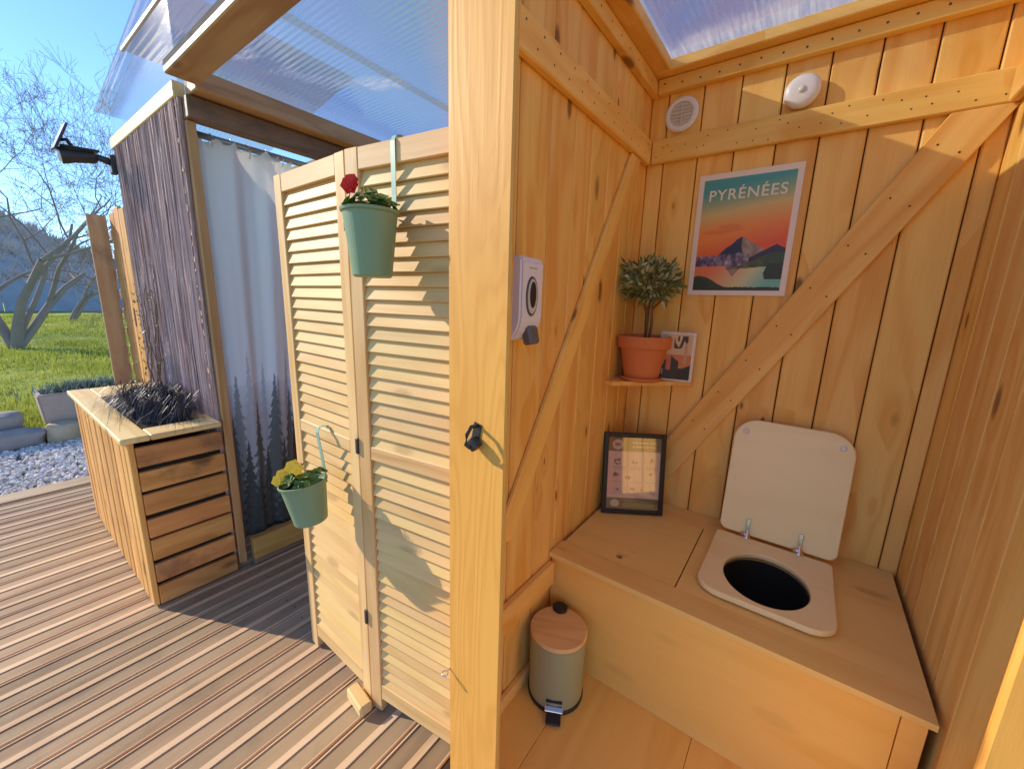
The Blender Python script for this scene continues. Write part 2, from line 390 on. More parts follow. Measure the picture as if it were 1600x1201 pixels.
# gravel
def stones_mesh(name, P, sz, sub=1):
    bm = bmesh.new(); bmesh.ops.create_icosphere(bm, subdivisions=sub, radius=1); bv = np.array([v.co[:] for v in bm.verts]); bf = np.array([[v.index for v in f.verts] for f in bm.faces]); bm.free()
    n = len(P); out = np.empty((n, len(bv), 3))
    for k in range(n):
        a = rng.normal(size=(3, 3)); q, _ = np.linalg.qr(a); s = sz[k]*(.55+.6*rng.random(3))
        out[k] = (bv*(1+.25*(rng.random((len(bv), 1))-.5))*s)@q.T+P[k]
    Fs = (bf[None]+(np.arange(n)*len(bv))[:, None, None]).reshape(-1, 3)
    return pyd(name, out.reshape(-1, 3).tolist(), Fs.tolist())
NG = 8500; xg = -4.34-1.32*rng.random(NG); yg = -1.1+2.9*rng.random(NG)
Pg = np.stack([xg, yg, -.055+.02*rng.random(NG)], 1)
def gravel_mat():
    m, t = mat('grey_gravel'); ge = t.new('ShaderNodeNewGeometry'); cr = ge.outputs['Random Per Island']
    c = t.mix(cr, lin(176, 168, 160), lin(244, 236, 224)); t.put(t.b.inputs['Base Color'], c); t.b.inputs['Roughness'].default_value = .9; return m
gvm = gravel_mat()
tag(link('gravel', stones_mesh('gravel', Pg, .012+.012*rng.random(NG)), gvm), 'pale grey gravel strip between the deck and the lawn', 'gravel', kind='stuff')
gb = link('gravel_bed', pyd('gravel_bed', [(-5.75, -8, -.07), (-4.27, -8, -.07), (-4.27, 8, -.07), (-5.75, 8, -.07)], [(0, 1, 2, 3)]), plain('gravel_bed', lin(150, 146, 148), .95, nz=.4, nscale=60, bump=1)); tag(gb, kind='structure')

# deck: each board with two wide recessed bands and light ridges
deck = empty('deck', kind='structure')
def deck_mesh(L):
    prof = [(0, -.028), (0, -.003), (.003, 0), (.007, 0), (.010, -.0035), (.062, -.0035), (.065, 0), (.088, 0), (.091, -.0035), (.144, -.0035), (.147, 0), (.150, 0), (.153, -.003), (.153, -.028)]
    bm = bmesh.new(); rows = [[bm.verts.new((x-.077, y, z)) for x, z in prof] for y in (-L/2, 0, L/2)]
    for a, b in zip(rows, rows[1:]):
        for i in range(len(prof)-1):
            f = bm.faces.new((a[i], a[i+1], b[i+1], b[i])); f.material_index = 1 if i in (3, 4, 5, 7, 8, 9) else 0
    bm.faces.new(rows[0][::-1]); bm.faces.new(rows[-1]); return bm_mesh('deck_board', bm)
dm = {}
for k in range(-22, 21):
    xc = -.87-.1605*k-.0803
    if xc < -4.12 or xc > 2.5: continue
    y0, y1 = (-2.6, .60) if -.78 < xc < .55 else (-2.6, 2.0)
    L = round(y1-y0, 2)
    if L not in dm: dm[L] = deck_mesh(L)
    link('deck_board', dm[L], [deckA, deckB], deck, (xc+random.uniform(-.0012, .0012), (y0+y1)/2, -random.uniform(0, .0015)))
V, Fc = [], []
for k in range(-22, 21):
    xc = -.87-.1605*k-.0803
    if xc < -4.12 or xc > 2.5: continue
    for j in range(4):
        y = -2.0+j*.9+random.uniform(-.02, .02)
        if (y > .58 and xc > -.78) or random.random() < .35: continue
        for dx in (-.036, .036):
            b = len(V); px, py = xc+dx+random.uniform(-.004, .004), y+random.uniform(-.006, .006)
            for i in range(6): V.append((px+.0042*math.cos(i*1.047), py+.0042*math.sin(i*1.047), -.0029))
            Fc.append(tuple(range(b, b+6)))
ds = link('deck_screw', pyd('deck_screw', V, Fc), plain('rusty_screw', lin(70, 56, 48), .5, metal=.5), deck); ds['kind'] = 'stuff'
link('joist_frame', box_mesh(6.4, 4.5, .05, 0, dark), None, deck, (-.95, -.3, -.075))
sleeper = tag(board('deck_edge_board', -4.30, -4.115, -2.6, 2.0, -.10, -.002, wood('edge_y', lin(196, 168, 126), lin(166, 134, 96), 1, vary=.05, stain=.3), bev=.01), 'weathered timber edging between the deck and the gravel', 'edging')

# ================================================================== TOILET CABIN
XL, XR, YB, YF = -.68, .396, 1.90, .636
cab = empty('toilet_cabin', (0, 0, 0), 'open fronted toilet cabin of varnished pine boards', 'cabin')
def wall(name, axis, lo, hi, grooves, at, out, z0, z1):
    """planks lie aNG = 8500st a backing sheet; out = direction away from the room"""
    t0, t1 = (at, at+.02*out), (at+.022*out, at+.034*out)
    a, b = sorted(t1)
    w = board(name, *( (lo, hi, a, b) if axis == 'x' else (a, b, lo, hi)), z0, z1, dark, cab, 0)
    c = w.location; gs = [lo]+[q for q in grooves if lo < q < hi]+[hi]
    for p, q in zip(gs, gs[1:]):
        a, b = sorted((at+random.uniform(0, .0015)*out, at+.02*out)); g = .0022
        me = box_mesh(q-p-2*g if axis == 'x' else b-a, b-a if axis == 'x' else q-p-2*g, z1-z0, .004, pineZ)
        cx, cy = ((p+q)/2, (a+b)/2) if axis == 'x' else ((a+b)/2, (p+q)/2)
        link('plank', me, None, w, (cx-c[0], cy-c[1], (z0+z1)/2-c[2]))
    return w
wall('back_wall', 'x', XL, XR, [-.608, -.470, -.335, -.195, -.063, .069, .203, .343], YB, 1, 0, 2.325)
wall('left_wall', 'y', .722, YB+.034, [.79, .938, 1.095, 1.242, 1.361, 1.50, 1.656, 1.795], XL, -1, 0, 2.325)
wall('right_wall', 'y', .70, YB+.034, [.77, .92, 1.06, 1.21, 1.35, 1.49, 1.63, 1.77], XR, 1, 0, 2.325)
# floor
fl = board('floor', XL-.03, XR+.03, .62, YB, -.02, -.006, dark, cab, 0)
for a, b in ((XL, -.52), (-.52, -.115), (-.115, .285), (.285, XR)):
    board('floor_board', a+.0008, b-.0008, .66, YB, -.004, .004, plyY, fl, .001, off=fl.location)
# rails and braces
YR, XRL, XRR = YB-.026, XL+.026, XR-.026
board('rail', XRL, XR, YR, YB-.0005, 2.003, 2.096, pineX, cab, .004)
board('rail', XL+.0005, XRL, .70, YB-.028, 2.0, 2.094, pineY, cab, .004)
board('rail', XRR, XR-.0005, .70, YB-.028, 2.0, 2.094, pineY, cab, .004)
board('rail', XL+.0005, XRL, .70, 1.215, .330, .424, pineY, cab, .004)
board('baseboard', XL+.0005, XL+.02, .70, 1.215, .0045, .055, pineY, cab, .003)
board('baseboard', XR-.022, XR-.0005, .70, 1.20, .0045, .30, pineY, cab, .003)
def brace(p, q, w, th, axis, at):
    p, q = Vector(p), Vector(q); d = q-p; L = d.length
    me = box_mesh(w, th, L, .004, pineZ); o = link('brace', me, None, cab)
    ang = math.atan2(d.x, d.z) if axis == 'x' else math.atan2(d.y, d.z)
    mid = (p+q)/2; o.location = mid
    o.rotation_euler = (0, ang, 0) if axis == 'x' else (0, ang, R(90))
    return o
# trimmed braces as prisms so that their ends meet the rails cleanly
def prism(name, poly, axis, t0, t1, m, parent):
    bm = bmesh.new(); P = lambda a, z, t: (a, t, z) if axis == 'x' else (t, a, z)
    A = [bm.verts.new(P(a, z, t0)) for a, z in poly]; B = [bm.verts.new(P(a, z, t1)) for a, z in poly]
    bm.faces.new(A); bm.faces.new(B[::-1]); n = len(poly)
    for i in range(n): bm.faces.new((A[i], A[(i+1) % n], B[(i+1) % n], B[i]))
    bmesh.ops.bevel(bm, geom=bm.edges[:], offset=.003, segments=1, affect='EDGES')
    return link(name, bm_mesh(name, bm), m, parent)
def diag_wood():
    return wood('pine_diagonal_x', PL, PD, 2)
def brace_mesh(name, p, q, w, axis, t0, t1, clip):
    """oriented board: local z along the brace, ends cut by clip heights"""
    p, q = Vector((p[0], p[1])), Vector((q[0], q[1])); d = (q-p).normalized(); n = Vector((-d.y, d.x))
    e = (clip[0]-p.y)/d.y
    pts = []
    for side, zc in ((-1, clip[0]), (-1, clip[1]), (1, clip[1]), (1, clip[0])):
        o = p+n*side*w/2; k = (zc-o.y)/d.y; pts.append(o+d*k)
    mid = (p+q)/2; ang = math.atan2(d.x, d.y)
    bm = bmesh.new(); loc = [Vector(((v-mid).dot(Vector((d.y, -d.x))), (v-mid).dot(d))) for v in pts]
    A = [bm.verts.new((v.x, -(t1-t0)/2, v.y)) for v in loc]; B = [bm.verts.new((v.x, (t1-t0)/2, v.y)) for v in loc]
    bm.faces.new(A); bm.faces.new(B[::-1])
    for i in range(4): bm.faces.new((A[i], A[(i+1) % 4], B[(i+1) % 4], B[i]))
    bmesh.ops.bevel(bm, geom=bm.edges[:], offset=.003, segments=1, affect='EDGES')
    o = link(name, bm_mesh(name, bm), pineZ, cab)
    tm = (t0+t1)/2
    if axis == 'x': o.location = (mid.x, tm, mid.y); o.rotation_euler = (0, ang, 0)
    else:
        o.location = (tm, mid.x, mid.y)
        o.rotation_mode = 'QUATERNION'; o.rotation_quaternion = Matrix(((0, -1, 0), (1, 0, 0), (0, 0, 1))).to_quaternion() @ Matrix.Rotation(ang, 3, 'Y').to_quaternion()
    return o
brace_mesh('brace', (-.40, .77), (.305, 1.96), .122, 'x', YR+.001, YB-.0008, (.465, 2.0015))
brace_mesh('brace', (.93, .72), (1.71, 1.955), .082, 'y', XL+.0008, XRL-.009, (.66, 1.9985))
# roof frame: battens on the walls, flat boards above them, clear sheet on top
board('batten', XL+.032, XR-.032, YB-.032, YB-.0005, 2.268, 2.3235, pineX, cab, .003)
board('batten', XL+.0005, XL+.03, .70, YB-.0005, 2.268, 2.3235, pineY, cab, .003)
board('batten', XR-.03, XR-.0005, .70, YB-.0005, 2.268, 2.3235, pineY, cab, .003)
board('roof_frame', XL-.06, XR+.06, 1.822, 2.0, 2.326, 2.366, pineX, cab, .004)
board('roof_frame', XL-.06, -.588, .50, 1.8205, 2.326, 2.366, pineY, cab, .004)
board('roof_frame', .305, XR+.06, .50, 1.8205, 2.326, 2.366, pineY, cab, .004)
board('roof_frame', -.5865, .3035, .50, .60, 2.326, 2.366, pineX, cab, .004)
corr_sheet('roof_sheet', XL-.12, XR+.12, .44, 2.08, lambda x, y: 2.374+.02*(x-XL), cab, along='Y', m=clearEdge)
# front boards
post = board('front_post', -.644, -.476, YF, YF+.014, .002, 2.40, postZ, cab, .004)
board('front_post', .238, .43, YF, YF+.014, .002, 2.40, postZ, cab, .004)
board('corner_stud', -.654, -.60, YF+.0145, .698, .002, 2.32, postZ, cab, .003)
board('corner_stud', XR-.004, XR+.05, YF+.0145, .698, .002, 2.32, postZ, cab, .003)
# door latch on the post: plate, staple and hook
lt = link('latch', box_mesh(.022, .0025, .046, .001, blackm), None, cab, (-.555, YF-.0015, 1.115), (0, R(12), 0))
link('hook', tube_mesh('hook', [(0, 0, .018), (0, -.022, .02), (.002, -.034, .005), (.004, -.034, -.018), (.006, -.022, -.028), (.006, -.002, -.026)], .0045, 8), blackm, lt)
link('plate', box_mesh(.026, .02, .026, .003, blackm), None, lt, (.008, -.012, -.02), (0, R(30), 0))
sc = link('screw_eye', tube_mesh('screw_eye', [(0, .012, 0), (0, 0, 0)]+[(.008*math.sin(a), -.008+.008*math.cos(a), 0) for a in np.linspace(0, 6.0, 12)], .002, 6), chrome, cab, (-.640, YF-.011, .435))
# nail and screw heads along the rails
V, Fc = [], []
def head(p, nrm, r=.0035):
    c = Vector(p); u, w = frame_of(Vector(nrm)); b = len(V); n = Vector(nrm)*.0006
    for i in range(6):
        q = c+n+(u*math.cos(i*1.0472)+w*math.sin(i*1.0472))*r; V.append(q[:])
    Fc.append(tuple(range(b, b+6)))
for x in np.linspace(-.63, .36, 15):
    head((x+random.uniform(-.03, .03), YR, 2.03+random.uniform(-.012, .012)), (0, -1, 0), .0028); head((x+random.uniform(-.03, .03), YR, 2.068+random.uniform(-.012, .012)), (0, -1, 0), .0028)
for x in np.linspace(-.62, .34, 15): head((x, YB-.032, 2.295+random.uniform(-.006, .006)), (0, -1, 0), .004)
for y in np.linspace(.8, 1.8, 13): head((XRL, y, 2.03), (1, 0, 0)); head((XRL, y+.03, 2.07), (1, 0, 0)); head((XL+.03, y, 2.295), (1, 0, 0), .004)
for k in np.linspace(.1, .95, 8):
    for s in (-.03, .03): head((-.40+.705*k+s*.86, YR+.001, .77+1.19*k-s*.5), (0, -1, 0))
o = link('screw_head', pyd('screw_head', V, Fc), plain('screw_dark', (.10, .055, .025, 1), .5), cab); o['kind'] = 'stuff'

# ---------------------------------------------------------------- toilet bench
ZT = .462; YBF = 1.228
bench = empty('toilet_bench', (0, YBF, 0), 'built in plywood toilet bench under the poster with open seat lid', 'bench')
bo = (0, YBF, 0)
board('front_panel', XL+.004, .322, YBF, YBF+.018, .0045, ZT-.0185, plyF, bench, .001, bo)
board('end_panel', .325, XR-.023, YBF+.004, YBF+.02, .0045, ZT-.0185, plyF, bench, .001, bo)
bm = bmesh.new(); z0, z1 = ZT-.018, ZT; xr = XR-.016
add_box(bm, XL+.003, xr, YBF-.02, 1.308, z0, z1); add_box(bm, XL+.003, -.236, 1.770, YB-.002, z0, z1)
tb = link('top_board', bm_mesh('top_board', bm), plyX, bench, (0, -YBF, 0))
# right part with the round opening
n = 64; hxc, hyc, hrx, hry = .006, 1.512, .128, .150
rx0, rx1, ry0, ry1 = -.236, xr, 1.308, YB-.002
def rect_ray(a):
    dx, dy = math.cos(a), math.sin(a); ks = []
    if dx > 1e-9: ks.append((rx1-hxc)/dx)
    if dx < -1e-9: ks.append((rx0-hxc)/dx)
    if dy > 1e-9: ks.append((ry1-hyc)/dy)
    if dy < -1e-9: ks.append((ry0-hyc)/dy)
    k = min(ks); return (hxc+dx*k, hyc+dy*k)
angs = sorted([2*math.pi*i/n for i in range(n)]+[math.atan2(b-hyc, a-hxc) % (2*math.pi) for a in (rx0, rx1) for b in (ry0, ry1)])
outl = [rect_ray(a) for a in angs]; inn = [(hxc+(hrx+.012)*math.cos(a), hyc+(hry+.012)*math.sin(a)) for a in angs]
bm = bmesh.new(); A = [bm.verts.new((x, y, z1)) for x, y in outl]; B = [bm.verts.new((x, y, z1)) for x, y in inn]; Cc = [bm.verts.new((x, y, z0)) for x, y in inn]; Dd = [bm.verts.new((x, y, z0)) for x, y in outl]
q = len(angs)
for i in range(q):
    j = (i+1) % q
    for a, b in ((A, B), (B, Cc), (Cc, Dd), (Dd, A)): bm.faces.new((a[i], a[j], b[j], b[i]))
link('seat_board', bm_mesh('seat_board', bm), plyX, bench, (0, -YBF, 0))
# hatch with finger hole
hw, hd = .425, .456; hcx, hcy = -.4535, 1.539
ho = [(-hw/2, -hd/2), (hw/2, -hd/2), (hw/2, hd/2), (-hw/2, hd/2)]
an2 = sorted([2*math.pi*i/24 for i in range(24)]+[math.atan2(b-(-.188), a-0) % (2*math.pi) for a, b in ho])
def ray_h(a, cx=0.0, cy=-.188):
    dx, dy = math.cos(a), math.sin(a); ks = []
    if abs(dx) > 1e-9: ks.append(((hw/2 if dx > 0 else -hw/2)-cx)/dx)
    if abs(dy) > 1e-9: ks.append(((hd/2 if dy > 0 else -hd/2)-cy)/dy)
    k = min(v for v in ks if v > 0); return (cx+dx*k, cy+dy*k)
hat = slab('hatch', [ray_h(a) for a in an2], .017, [(.013*math.cos(a), -.188+.013*math.sin(a)) for a in an2], .0006)
link('hatch', hat, plyX, bench, (hcx, hcy-YBF, ZT-.0168))
board('hatch_ledge', XL+.003, -.21, 1.30, 1.80, ZT-.034, ZT-.0185, dark, bench, 0, bo)
link('bucket', lathe([(.126, 0), (.124, -.02), (.115, -.30), (0, -.30)], 48), liner, bench, (hxc, hyc-YBF, ZT+.004), smooth=True).scale = (1, 1.14, 1)
# seat and lid
seat_o = []
_s = rrect(.386, .425, (.075, .075, .02, .02), 12)
for a, b in zip(_s, _s[1:]+_s[:1]):
    L = math.hypot(b[0]-a[0], b[1]-a[1]); q = max(1, int(L/.012))
    if L > 1e-6: seat_o += [(a[0]+(b[0]-a[0])*k/q, a[1]+(b[1]-a[1])*k/q) for k in range(q)]
ns = len(seat_o); syc = 1.548
def sup(k):
    x, y = seat_o[k]; a = math.atan2(y-(hyc-syc), x); return ((hrx)*math.cos(a), (hyc-syc)+hry*math.sin(a))
seat = link('seat', slab('seat', seat_o, .02, [sup(k) for k in range(ns)], .004), seatM, bench, (.006, syc-YBF, ZT+.008), smooth=False)
for s in (-.12, .12):
    link('bumper', lathe([(0, 0), (.012, 0), (.012, .0075), (0, .0075)], 16), white, seat, (s, -.17, -.0078))
lid_o = rrect(.392, .472, (.03, .03, .085, .085), 12)
lid = link('seat_lid', slab('seat_lid', lid_o, .018, None, .004), seatM, bench)
lid.location = (.014, 1.828-YBF, ZT+.262); lid.rotation_euler = (R(81), 0, 0)
for s in (-.155, .155): link('bumper', lathe([(.011, 0), (.010, .007), (.005, .009), (0, .009)], 20), white, lid, (s, .185, .018), smooth=True)
for s in (-.085, .09):
    h = link('hinge', lathe([(0, 0), (.017, 0), (.017, .004), (.008, .008), (.007, .03), (0, .032)], 20), chrome, bench, (.006+s, 1.762-YBF, ZT+.0275), smooth=True)
    link('hinge_arm', box_mesh(.013, .005, .062, .002, chrome), None, h, (0, .008, .045), (R(-9), 0, 0))
    link('hinge_barrel', tube_mesh('barrel', [(-.02, 0, .012), (.012, 0, .012)], .0075, 12), chrome, h)

# ---------------------------------------------------------------- poster
def poster_fn(u, v):
    if not (.055 < u < .945 and .042 < v < .955): return (236, 222, 208)
    u = (u-.055)/.89; v = (v-.042)/.913
    lp = lambda a, b, f: tuple(x+(y-x)*min(max(f, 0), 1) for x, y in zip(a, b))
    teal, sand, org, red = (76, 158, 158), (214, 186, 118), (238, 142, 58), (228, 92, 42)
    w = v+.10*(.5-u)
    c = lp(sand, teal, (w-.72)/.22) if w > .72 else lp(org, sand, (w-.56)/.16) if w > .56 else lp(red, org, (w-.36)/.18+.5*(.6-u))
    for cx, cy, rx, ry in ((.36, .575, .13, .022), (.22, .53, .17, .018), (.42, .545, .12, .014)):
        if ((u-cx)/rx)**2+((v-cy)/ry)**2 < 1: c = lp(c, (222, 120, 62), .6)
    nz = mnoise.noise((u*14, v*14, 3))*.5+mnoise.noise((u*34, v*34, 8))*.3
    far = .335+.035*u+.012*mnoise.noise((u*11, 0, 1)); ridge = .30+.40*0
    pk = .485-abs(u-.52)*(.62 if u < .52 else .50)+.02*nz
    pk2 = .40-abs(u-.90)*.38+.012*nz
    if v < pk: c = lp((44, 46, 78), (58, 56, 84), nz+.5) if (u < .53+.1*(.485-v)+.05*nz and v > .33) else lp((128, 108, 104), (196, 174, 150), nz+.5)
    if v < pk2 and v < .40: c = (60, 52, 74)
    if v < far-.02 and u < .62: c = lp((78, 62, 96), (188, 170, 176), nz*1.6+.35)
    gh = .205+.17*max(0, (u-.38))**.75+.02*math.sin(u*9)
    if .18 < v < gh and u > .3: c = lp((112, 112, 58), (66, 78, 44), (u-.35)*2+nz)
    if v < .225 and not (u > .38 and v > .19+.05*(u-.4)): 
        f = (u-.12)*1.2+(.12-v)*1.2
        c = lp((226, 124, 80), (206, 206, 160), f*1.6) if f < .6 else lp((206, 206, 160), (120, 184, 172), (f-.6)*3)
        if v > .225-.24*(.1-abs(u-.46))*4.2 and abs(u-.46) < .16 and v > .09: c = lp((178, 132, 116), (150, 118, 116), nz+.5)
    if v > .10 and v < .235 and u > .80+.4*abs(v-.15): c = (52, 58, 40)
    if v < .125-.22*max(0, u-.05)+.02*math.sin(u*12) and u < .44: c = lp((62, 74, 44), (42, 54, 38), nz+.4)
    if v < .012+.03*max(0, u-.72) or (v < .03+.012*nz and u > .30): c = (52, 58, 52)
    return c
pw, ph = .356, .478
po = tag(empty('poster', (-.268, YB-.006, 1.452)), 'white bordered mountain lake travel poster with orange sky on the back wall', 'poster')
link('paper', box_mesh(pw, .0016, ph, 0, plain('poster_back', (.78, .74, .68, 1), .6)), None, po, (0, .0022, ph/2))
link('print', print_grid('print', pw, ph, 170, 230, poster_fn), print_mat('poster_ink', .45), po, (0, .001, 0))
cu = bpy.data.curves.new('lettering', 'FONT'); cu.body = 'PYR\u00c9N\u00c9ES'; cu.size = .0555; cu.align_x = 'CENTER'; cu.space_character = 1.12; cu.offset = .0006
tmp = bpy.data.objects.new('lettering', cu); COL.objects.link(tmp); bpy.context.view_layer.update()
tme = bpy.data.meshes.new_from_object(tmp.evaluated_get(bpy.context.evaluated_depsgraph_get())); bpy.data.objects.remove(tmp)
o = link('lettering', tme, plain('cream_ink', (.82, .78, .66, 1), .5), po, (0, -.0006, .375), (R(90), 0, 0))
tme.materials.clear(); tme.materials.append(bpy.data.materials['cream_ink'])
xs = [v.co.x for v in tme.vertices]; k = .268/(max(xs)-min(xs)); o.scale = (k, k*1.02, k)

# ---------------------------------------------------------------- vent and puck lamp
vt = empty('vent_grille', (-.548, YB, 2.182), 'round white slotted vent grille high on the back wall', 'vent')
ventS = plain('vent_grey', (.62, .58, .56, 1), .45)
link('rim', lathe([(.066, 0), (.066, .008), (.058, .013), (.047, .012), (.046, .004), (0, .004)], 48), white, vt, rot=(R(90), 0, 0), smooth=False)
for k in range(6):
    z = -.034+.0136*k; hw_ = math.sqrt(max(.045**2-z*z, 0)); 
    link('slat', box_mesh(round(2*hw_, 3), .005, .007, .001, ventS), None, vt, (0, -.0085, z), (R(25), 0, 0))
link('rib', box_mesh(.005, .006, .088, .001, ventS), None, vt, (0, -.0105, 0))
pl_ = empty('puck_lamp', (-.135, YB-.0005, 2.158), 'round white domed push lamp beside the vent grille', 'lamp')
link('base', lathe([(0, 0), (.050, 0), (.052, .012), (.049, .016), (0, .016)], 48), white, pl_, rot=(R(90), 0, 0), smooth=False)
link('dome', lathe([(.054, .0165), (.055, .024), (.049, .034), (.035, .039), (.020, .0405), (0, .041)], 48), white, pl_, rot=(R(90), 0, 0), smooth=True)
link('sensor', lathe([(.012, .0395), (.011, .0435), (0, .0445)], 24), plain('sensor_grey', (.66, .64, .62, 1), .3), pl_, rot=(R(90), 0, 0), smooth=True)

# ---------------------------------------------------------------- soap dispenser
dp = empty('soap_dispenser', (XL, .90, 1.30), 'white wall soap dispenser with oval window beside the front post', 'soap dispenser')
def disp_body():
    bm = bmesh.new(); pr = [(0, 0), (.055, 0), (.075, .03), (.082, .055), (.082, .205), (.074, .215), (0, .215)]
    A = [bm.verts.new((x, -.052, z)) for x, z in pr]; B = [bm.verts.new((x, .052, z)) for x, z in pr]
    bm.faces.new(A); bm.faces.new(B[::-1])
    for i in range(len(pr)): bm.faces.new((A[i], A[(i+1) % 7], B[(i+1) % 7], B[i]))
    bmesh.ops.bevel(bm, geom=bm.edges[:], offset=.006, segments=3, affect='EDGES'); return bm_mesh('body', bm)
link('body', disp_body(), plain('dispenser_white', (.72, .72, .80, 1), .28), dp, (.001, 0, 0))
def oval(rx, rz, th): 
    me = lathe([(0, 0), (1, 0), (.97, 1), (0, 1)], 40); 
    for v in me.vertices: v.co = Vector((v.co.z*th, v.co.x*rx, v.co.y*rz))
    return me
link('window_rim', oval(.027, .052, .004), plain('rim_grey', (.10, .10, .11, 1), .3), dp, (.082, -.004, .115), smooth=False)
link('window_ring', oval(.022, .045, .0015), plain('rim_silver', (.55, .55, .56, 1), .3), dp, (.0862, -.004, .115))
link('window', oval(.014, .034, .0015), black, dp, (.0880, -.004, .119))
link('push_button', box_mesh(.03, .046, .05, .006, plain('button_grey', (.13, .12, .12, 1), .4)), None, dp, (.076, .008, .012), (0, R(-14), 0))
link('mark', box_mesh(.0012, .04, .0025, 0, plain('mark_grey', (.35, .35, .36, 1), .5)), None, dp, (.0833, 0, .187))

# ---------------------------------------------------------------- corner shelf, olive, photo block
ZS = 1.076
sh = [(0, 0), (0, -.275), (.035, -.285), (.275, -.045), (.300, -.020), (.300, 0)]
bm = bmesh.new(); A = [bm.verts.new((x, y, 0)) for x, y in sh]; B = [bm.verts.new((x, y, .018)) for x, y in sh]
bm.faces.new(A[::-1]); bm.faces.new(B)
for i in range(6): bm.faces.new((A[i], A[(i+1) % 6], B[(i+1) % 6], B[i]))
tag(link('corner_shelf', bm_mesh('corner_shelf', bm), pineX, None, (XL+.001, YB-.001, ZS-.018)), 'small triangular pine shelf in the back corner under the olive pot', 'shelf')
ol = empty('potted_olive_tree', (-.568, 1.755, ZS), 'small round headed olive tree in a terracotta pot on the corner shelf', 'potted plant')
link('saucer', lathe([(0, .001), (.080, .001), (.092, .016), (.090, .019), (.080, .008), (0, .008)], 48), terra, ol, smooth=True)
pot = link('pot', lathe([(0, .010), (.070, .010), (.073, .014), (.098, .145), (.108, .145), (.112, .150), (.113, .192), (.110, .196), (.103, .196), (.100, .17), (0, .17)], 48), terra, ol, smooth=False)
link('soil', lathe([(.101, .0), (.07, .006), (0, .010)], 24), soil, pot, (0, 0, .172))
V, Fc = [], []
def limb(pts, r0, r1, n=7): tube_into(V, Fc, [Vector(p) for p in pts], [r0+(r1-r0)*k/(len(pts)-1) for k in range(len(pts))], n)
limb([(0, 0, .17), (.003, 0, .24), (-.002, .002, .30), (-.022, 0, .345), (-.05, -.01, .39)], .009, .005)
limb([(.018, .004, .17), (.024, 0, .25), (.022, -.005, .32), (.03, -.01, .38)], .007, .004)
limb([(0, 0, .29), (.004, .015, .34), (-.005, .03, .39)], .006, .003); limb([(.022, 0, .31), (.05, .01, .345), (.07, .01, .38)], .005, .003)
link('trunk', pyd('trunk', V, Fc), barkS, ol, smooth=True)
def leaf_cloud(n, fn, size, droop=.2, seed=1):
    r = random.Random(seed); V, Fc, M = [], [], []
    for k in range(n):
        c, out = fn(r); L = size*(.7+.6*r.random()); d = (out+Vector((r.gauss(0, .6), r.gauss(0, .6), r.gauss(.25, .6)))).normalized()
        u, w = frame_of(d); a = r.random()*6.28; s = u*math.cos(a)+w*math.sin(a); b = len(V)
        for p in (c, c+d*L*.5+s*L*.17, c+d*L, c+d*L*.5-s*L*.17): V.append(p[:])
        Fc.append((b, b+1, b+2, b+3)); M.append(0 if r.random() < .68 else 1)
    return V, Fc, M
def olive_pt(r):
    while True:
        p = Vector((r.uniform(-1, 1), r.uniform(-1, 1), r.uniform(-1, 1)))
        if .35 < p.length < 1: break
    q = Vector((p.x*.112, p.y*.112, p.z*.075+.425))
    q += Vector((mnoise.noise(q*22), mnoise.noise(q*22+Vector((5, 0, 0))), mnoise.noise(q*22+Vector((0, 9, 0)))))*.045
    return q, p.normalized()
V, Fc, M = leaf_cloud(1050, olive_pt, .036, seed=3); me = pyd('crown', V, Fc); me.materials.append(oliveM); me.materials.append(oliveL)
me.polygons.foreach_set('material_index', M); link('crown', me, None, ol)
# photo block
pb = empty('photo_block', (-.448, 1.838, ZS), 'small white edged block with a dark silhouette print beside the olive pot', 'picture', rz=R(14))
link('block', box_mesh(.145, .030, .215, .003, plain('block_white', (.74, .70, .64, 1), .5)), None, pb, (0, 0, .1075+.001))
def block_fn(u, v):
    c = (214, 176, 132) if v > .55 else (206, 120, 62)
    if v < .30+.05*math.sin(u*7): c = (46, 24, 22)
    if .15 < u < .62 and v < .52-.5*abs(u-.38): c = (58, 30, 28)
    if abs(u-.30) < .08 and .2 < v < .5: c = (196, 96, 66)
    if .42 < u < .86 and .68 < v < .96 and mnoise.noise((u*9, v*7, 2)) > -.12: c = (60, 38, 34)
    if abs(u-.82) < .04 and .35 < v < .8: c = (196, 150, 110)
    if abs(u-.12) < .03 and .1 < v < .22: c = (150, 160, 190)
    return c
link('print', print_grid('print', .128, .198, 60, 90, block_fn), print_mat('block_ink', .4), pb, (-.004, -.0158, .010))

# ---------------------------------------------------------------- framed notice on the bench
BL, BR = Vector((-.646, 1.615, ZT)), Vector((-.414, 1.765, ZT)); fwid = (BR-BL).length; fa = math.atan2(BR.y-BL.y, BR.x-BL.x)
fr = empty('framed_notice', ((BL+BR)/2+Vector((0, 0, .0015)))[:], 'black framed notice with green bands leaning in the bench corner', 'picture frame', rz=fa)
lean = empty; FH = .372; rx = R(-9)
def fpart(name, w, d, h, x, y, z, m, par=None, bev=.0015):
    o = link(name, box_mesh(w, d, h, bev, m), None, par or fr)
    v = Matrix.Rotation(rx, 3, 'X') @ Vector((x, y, z)); o.location = v; o.rotation_euler = (rx, 0, 0); return o
fb = .020
fpart('frame_side', fb, .02, FH, -fwid/2+fb/2, 0, FH/2, black); fpart('frame_side', fb, .02, FH, fwid/2-fb/2, 0, FH/2, black)
fpart('frame_bottom', fwid-2*fb-.0004, .02, fb, 0, 0, fb/2, black); fpart('frame_top', fwid-2*fb-.0004, .02, fb, 0, 0, FH-fb/2, black)
fpart('backing', fwid-.004, .003, FH-.004, 0, .0115, FH/2, dark)
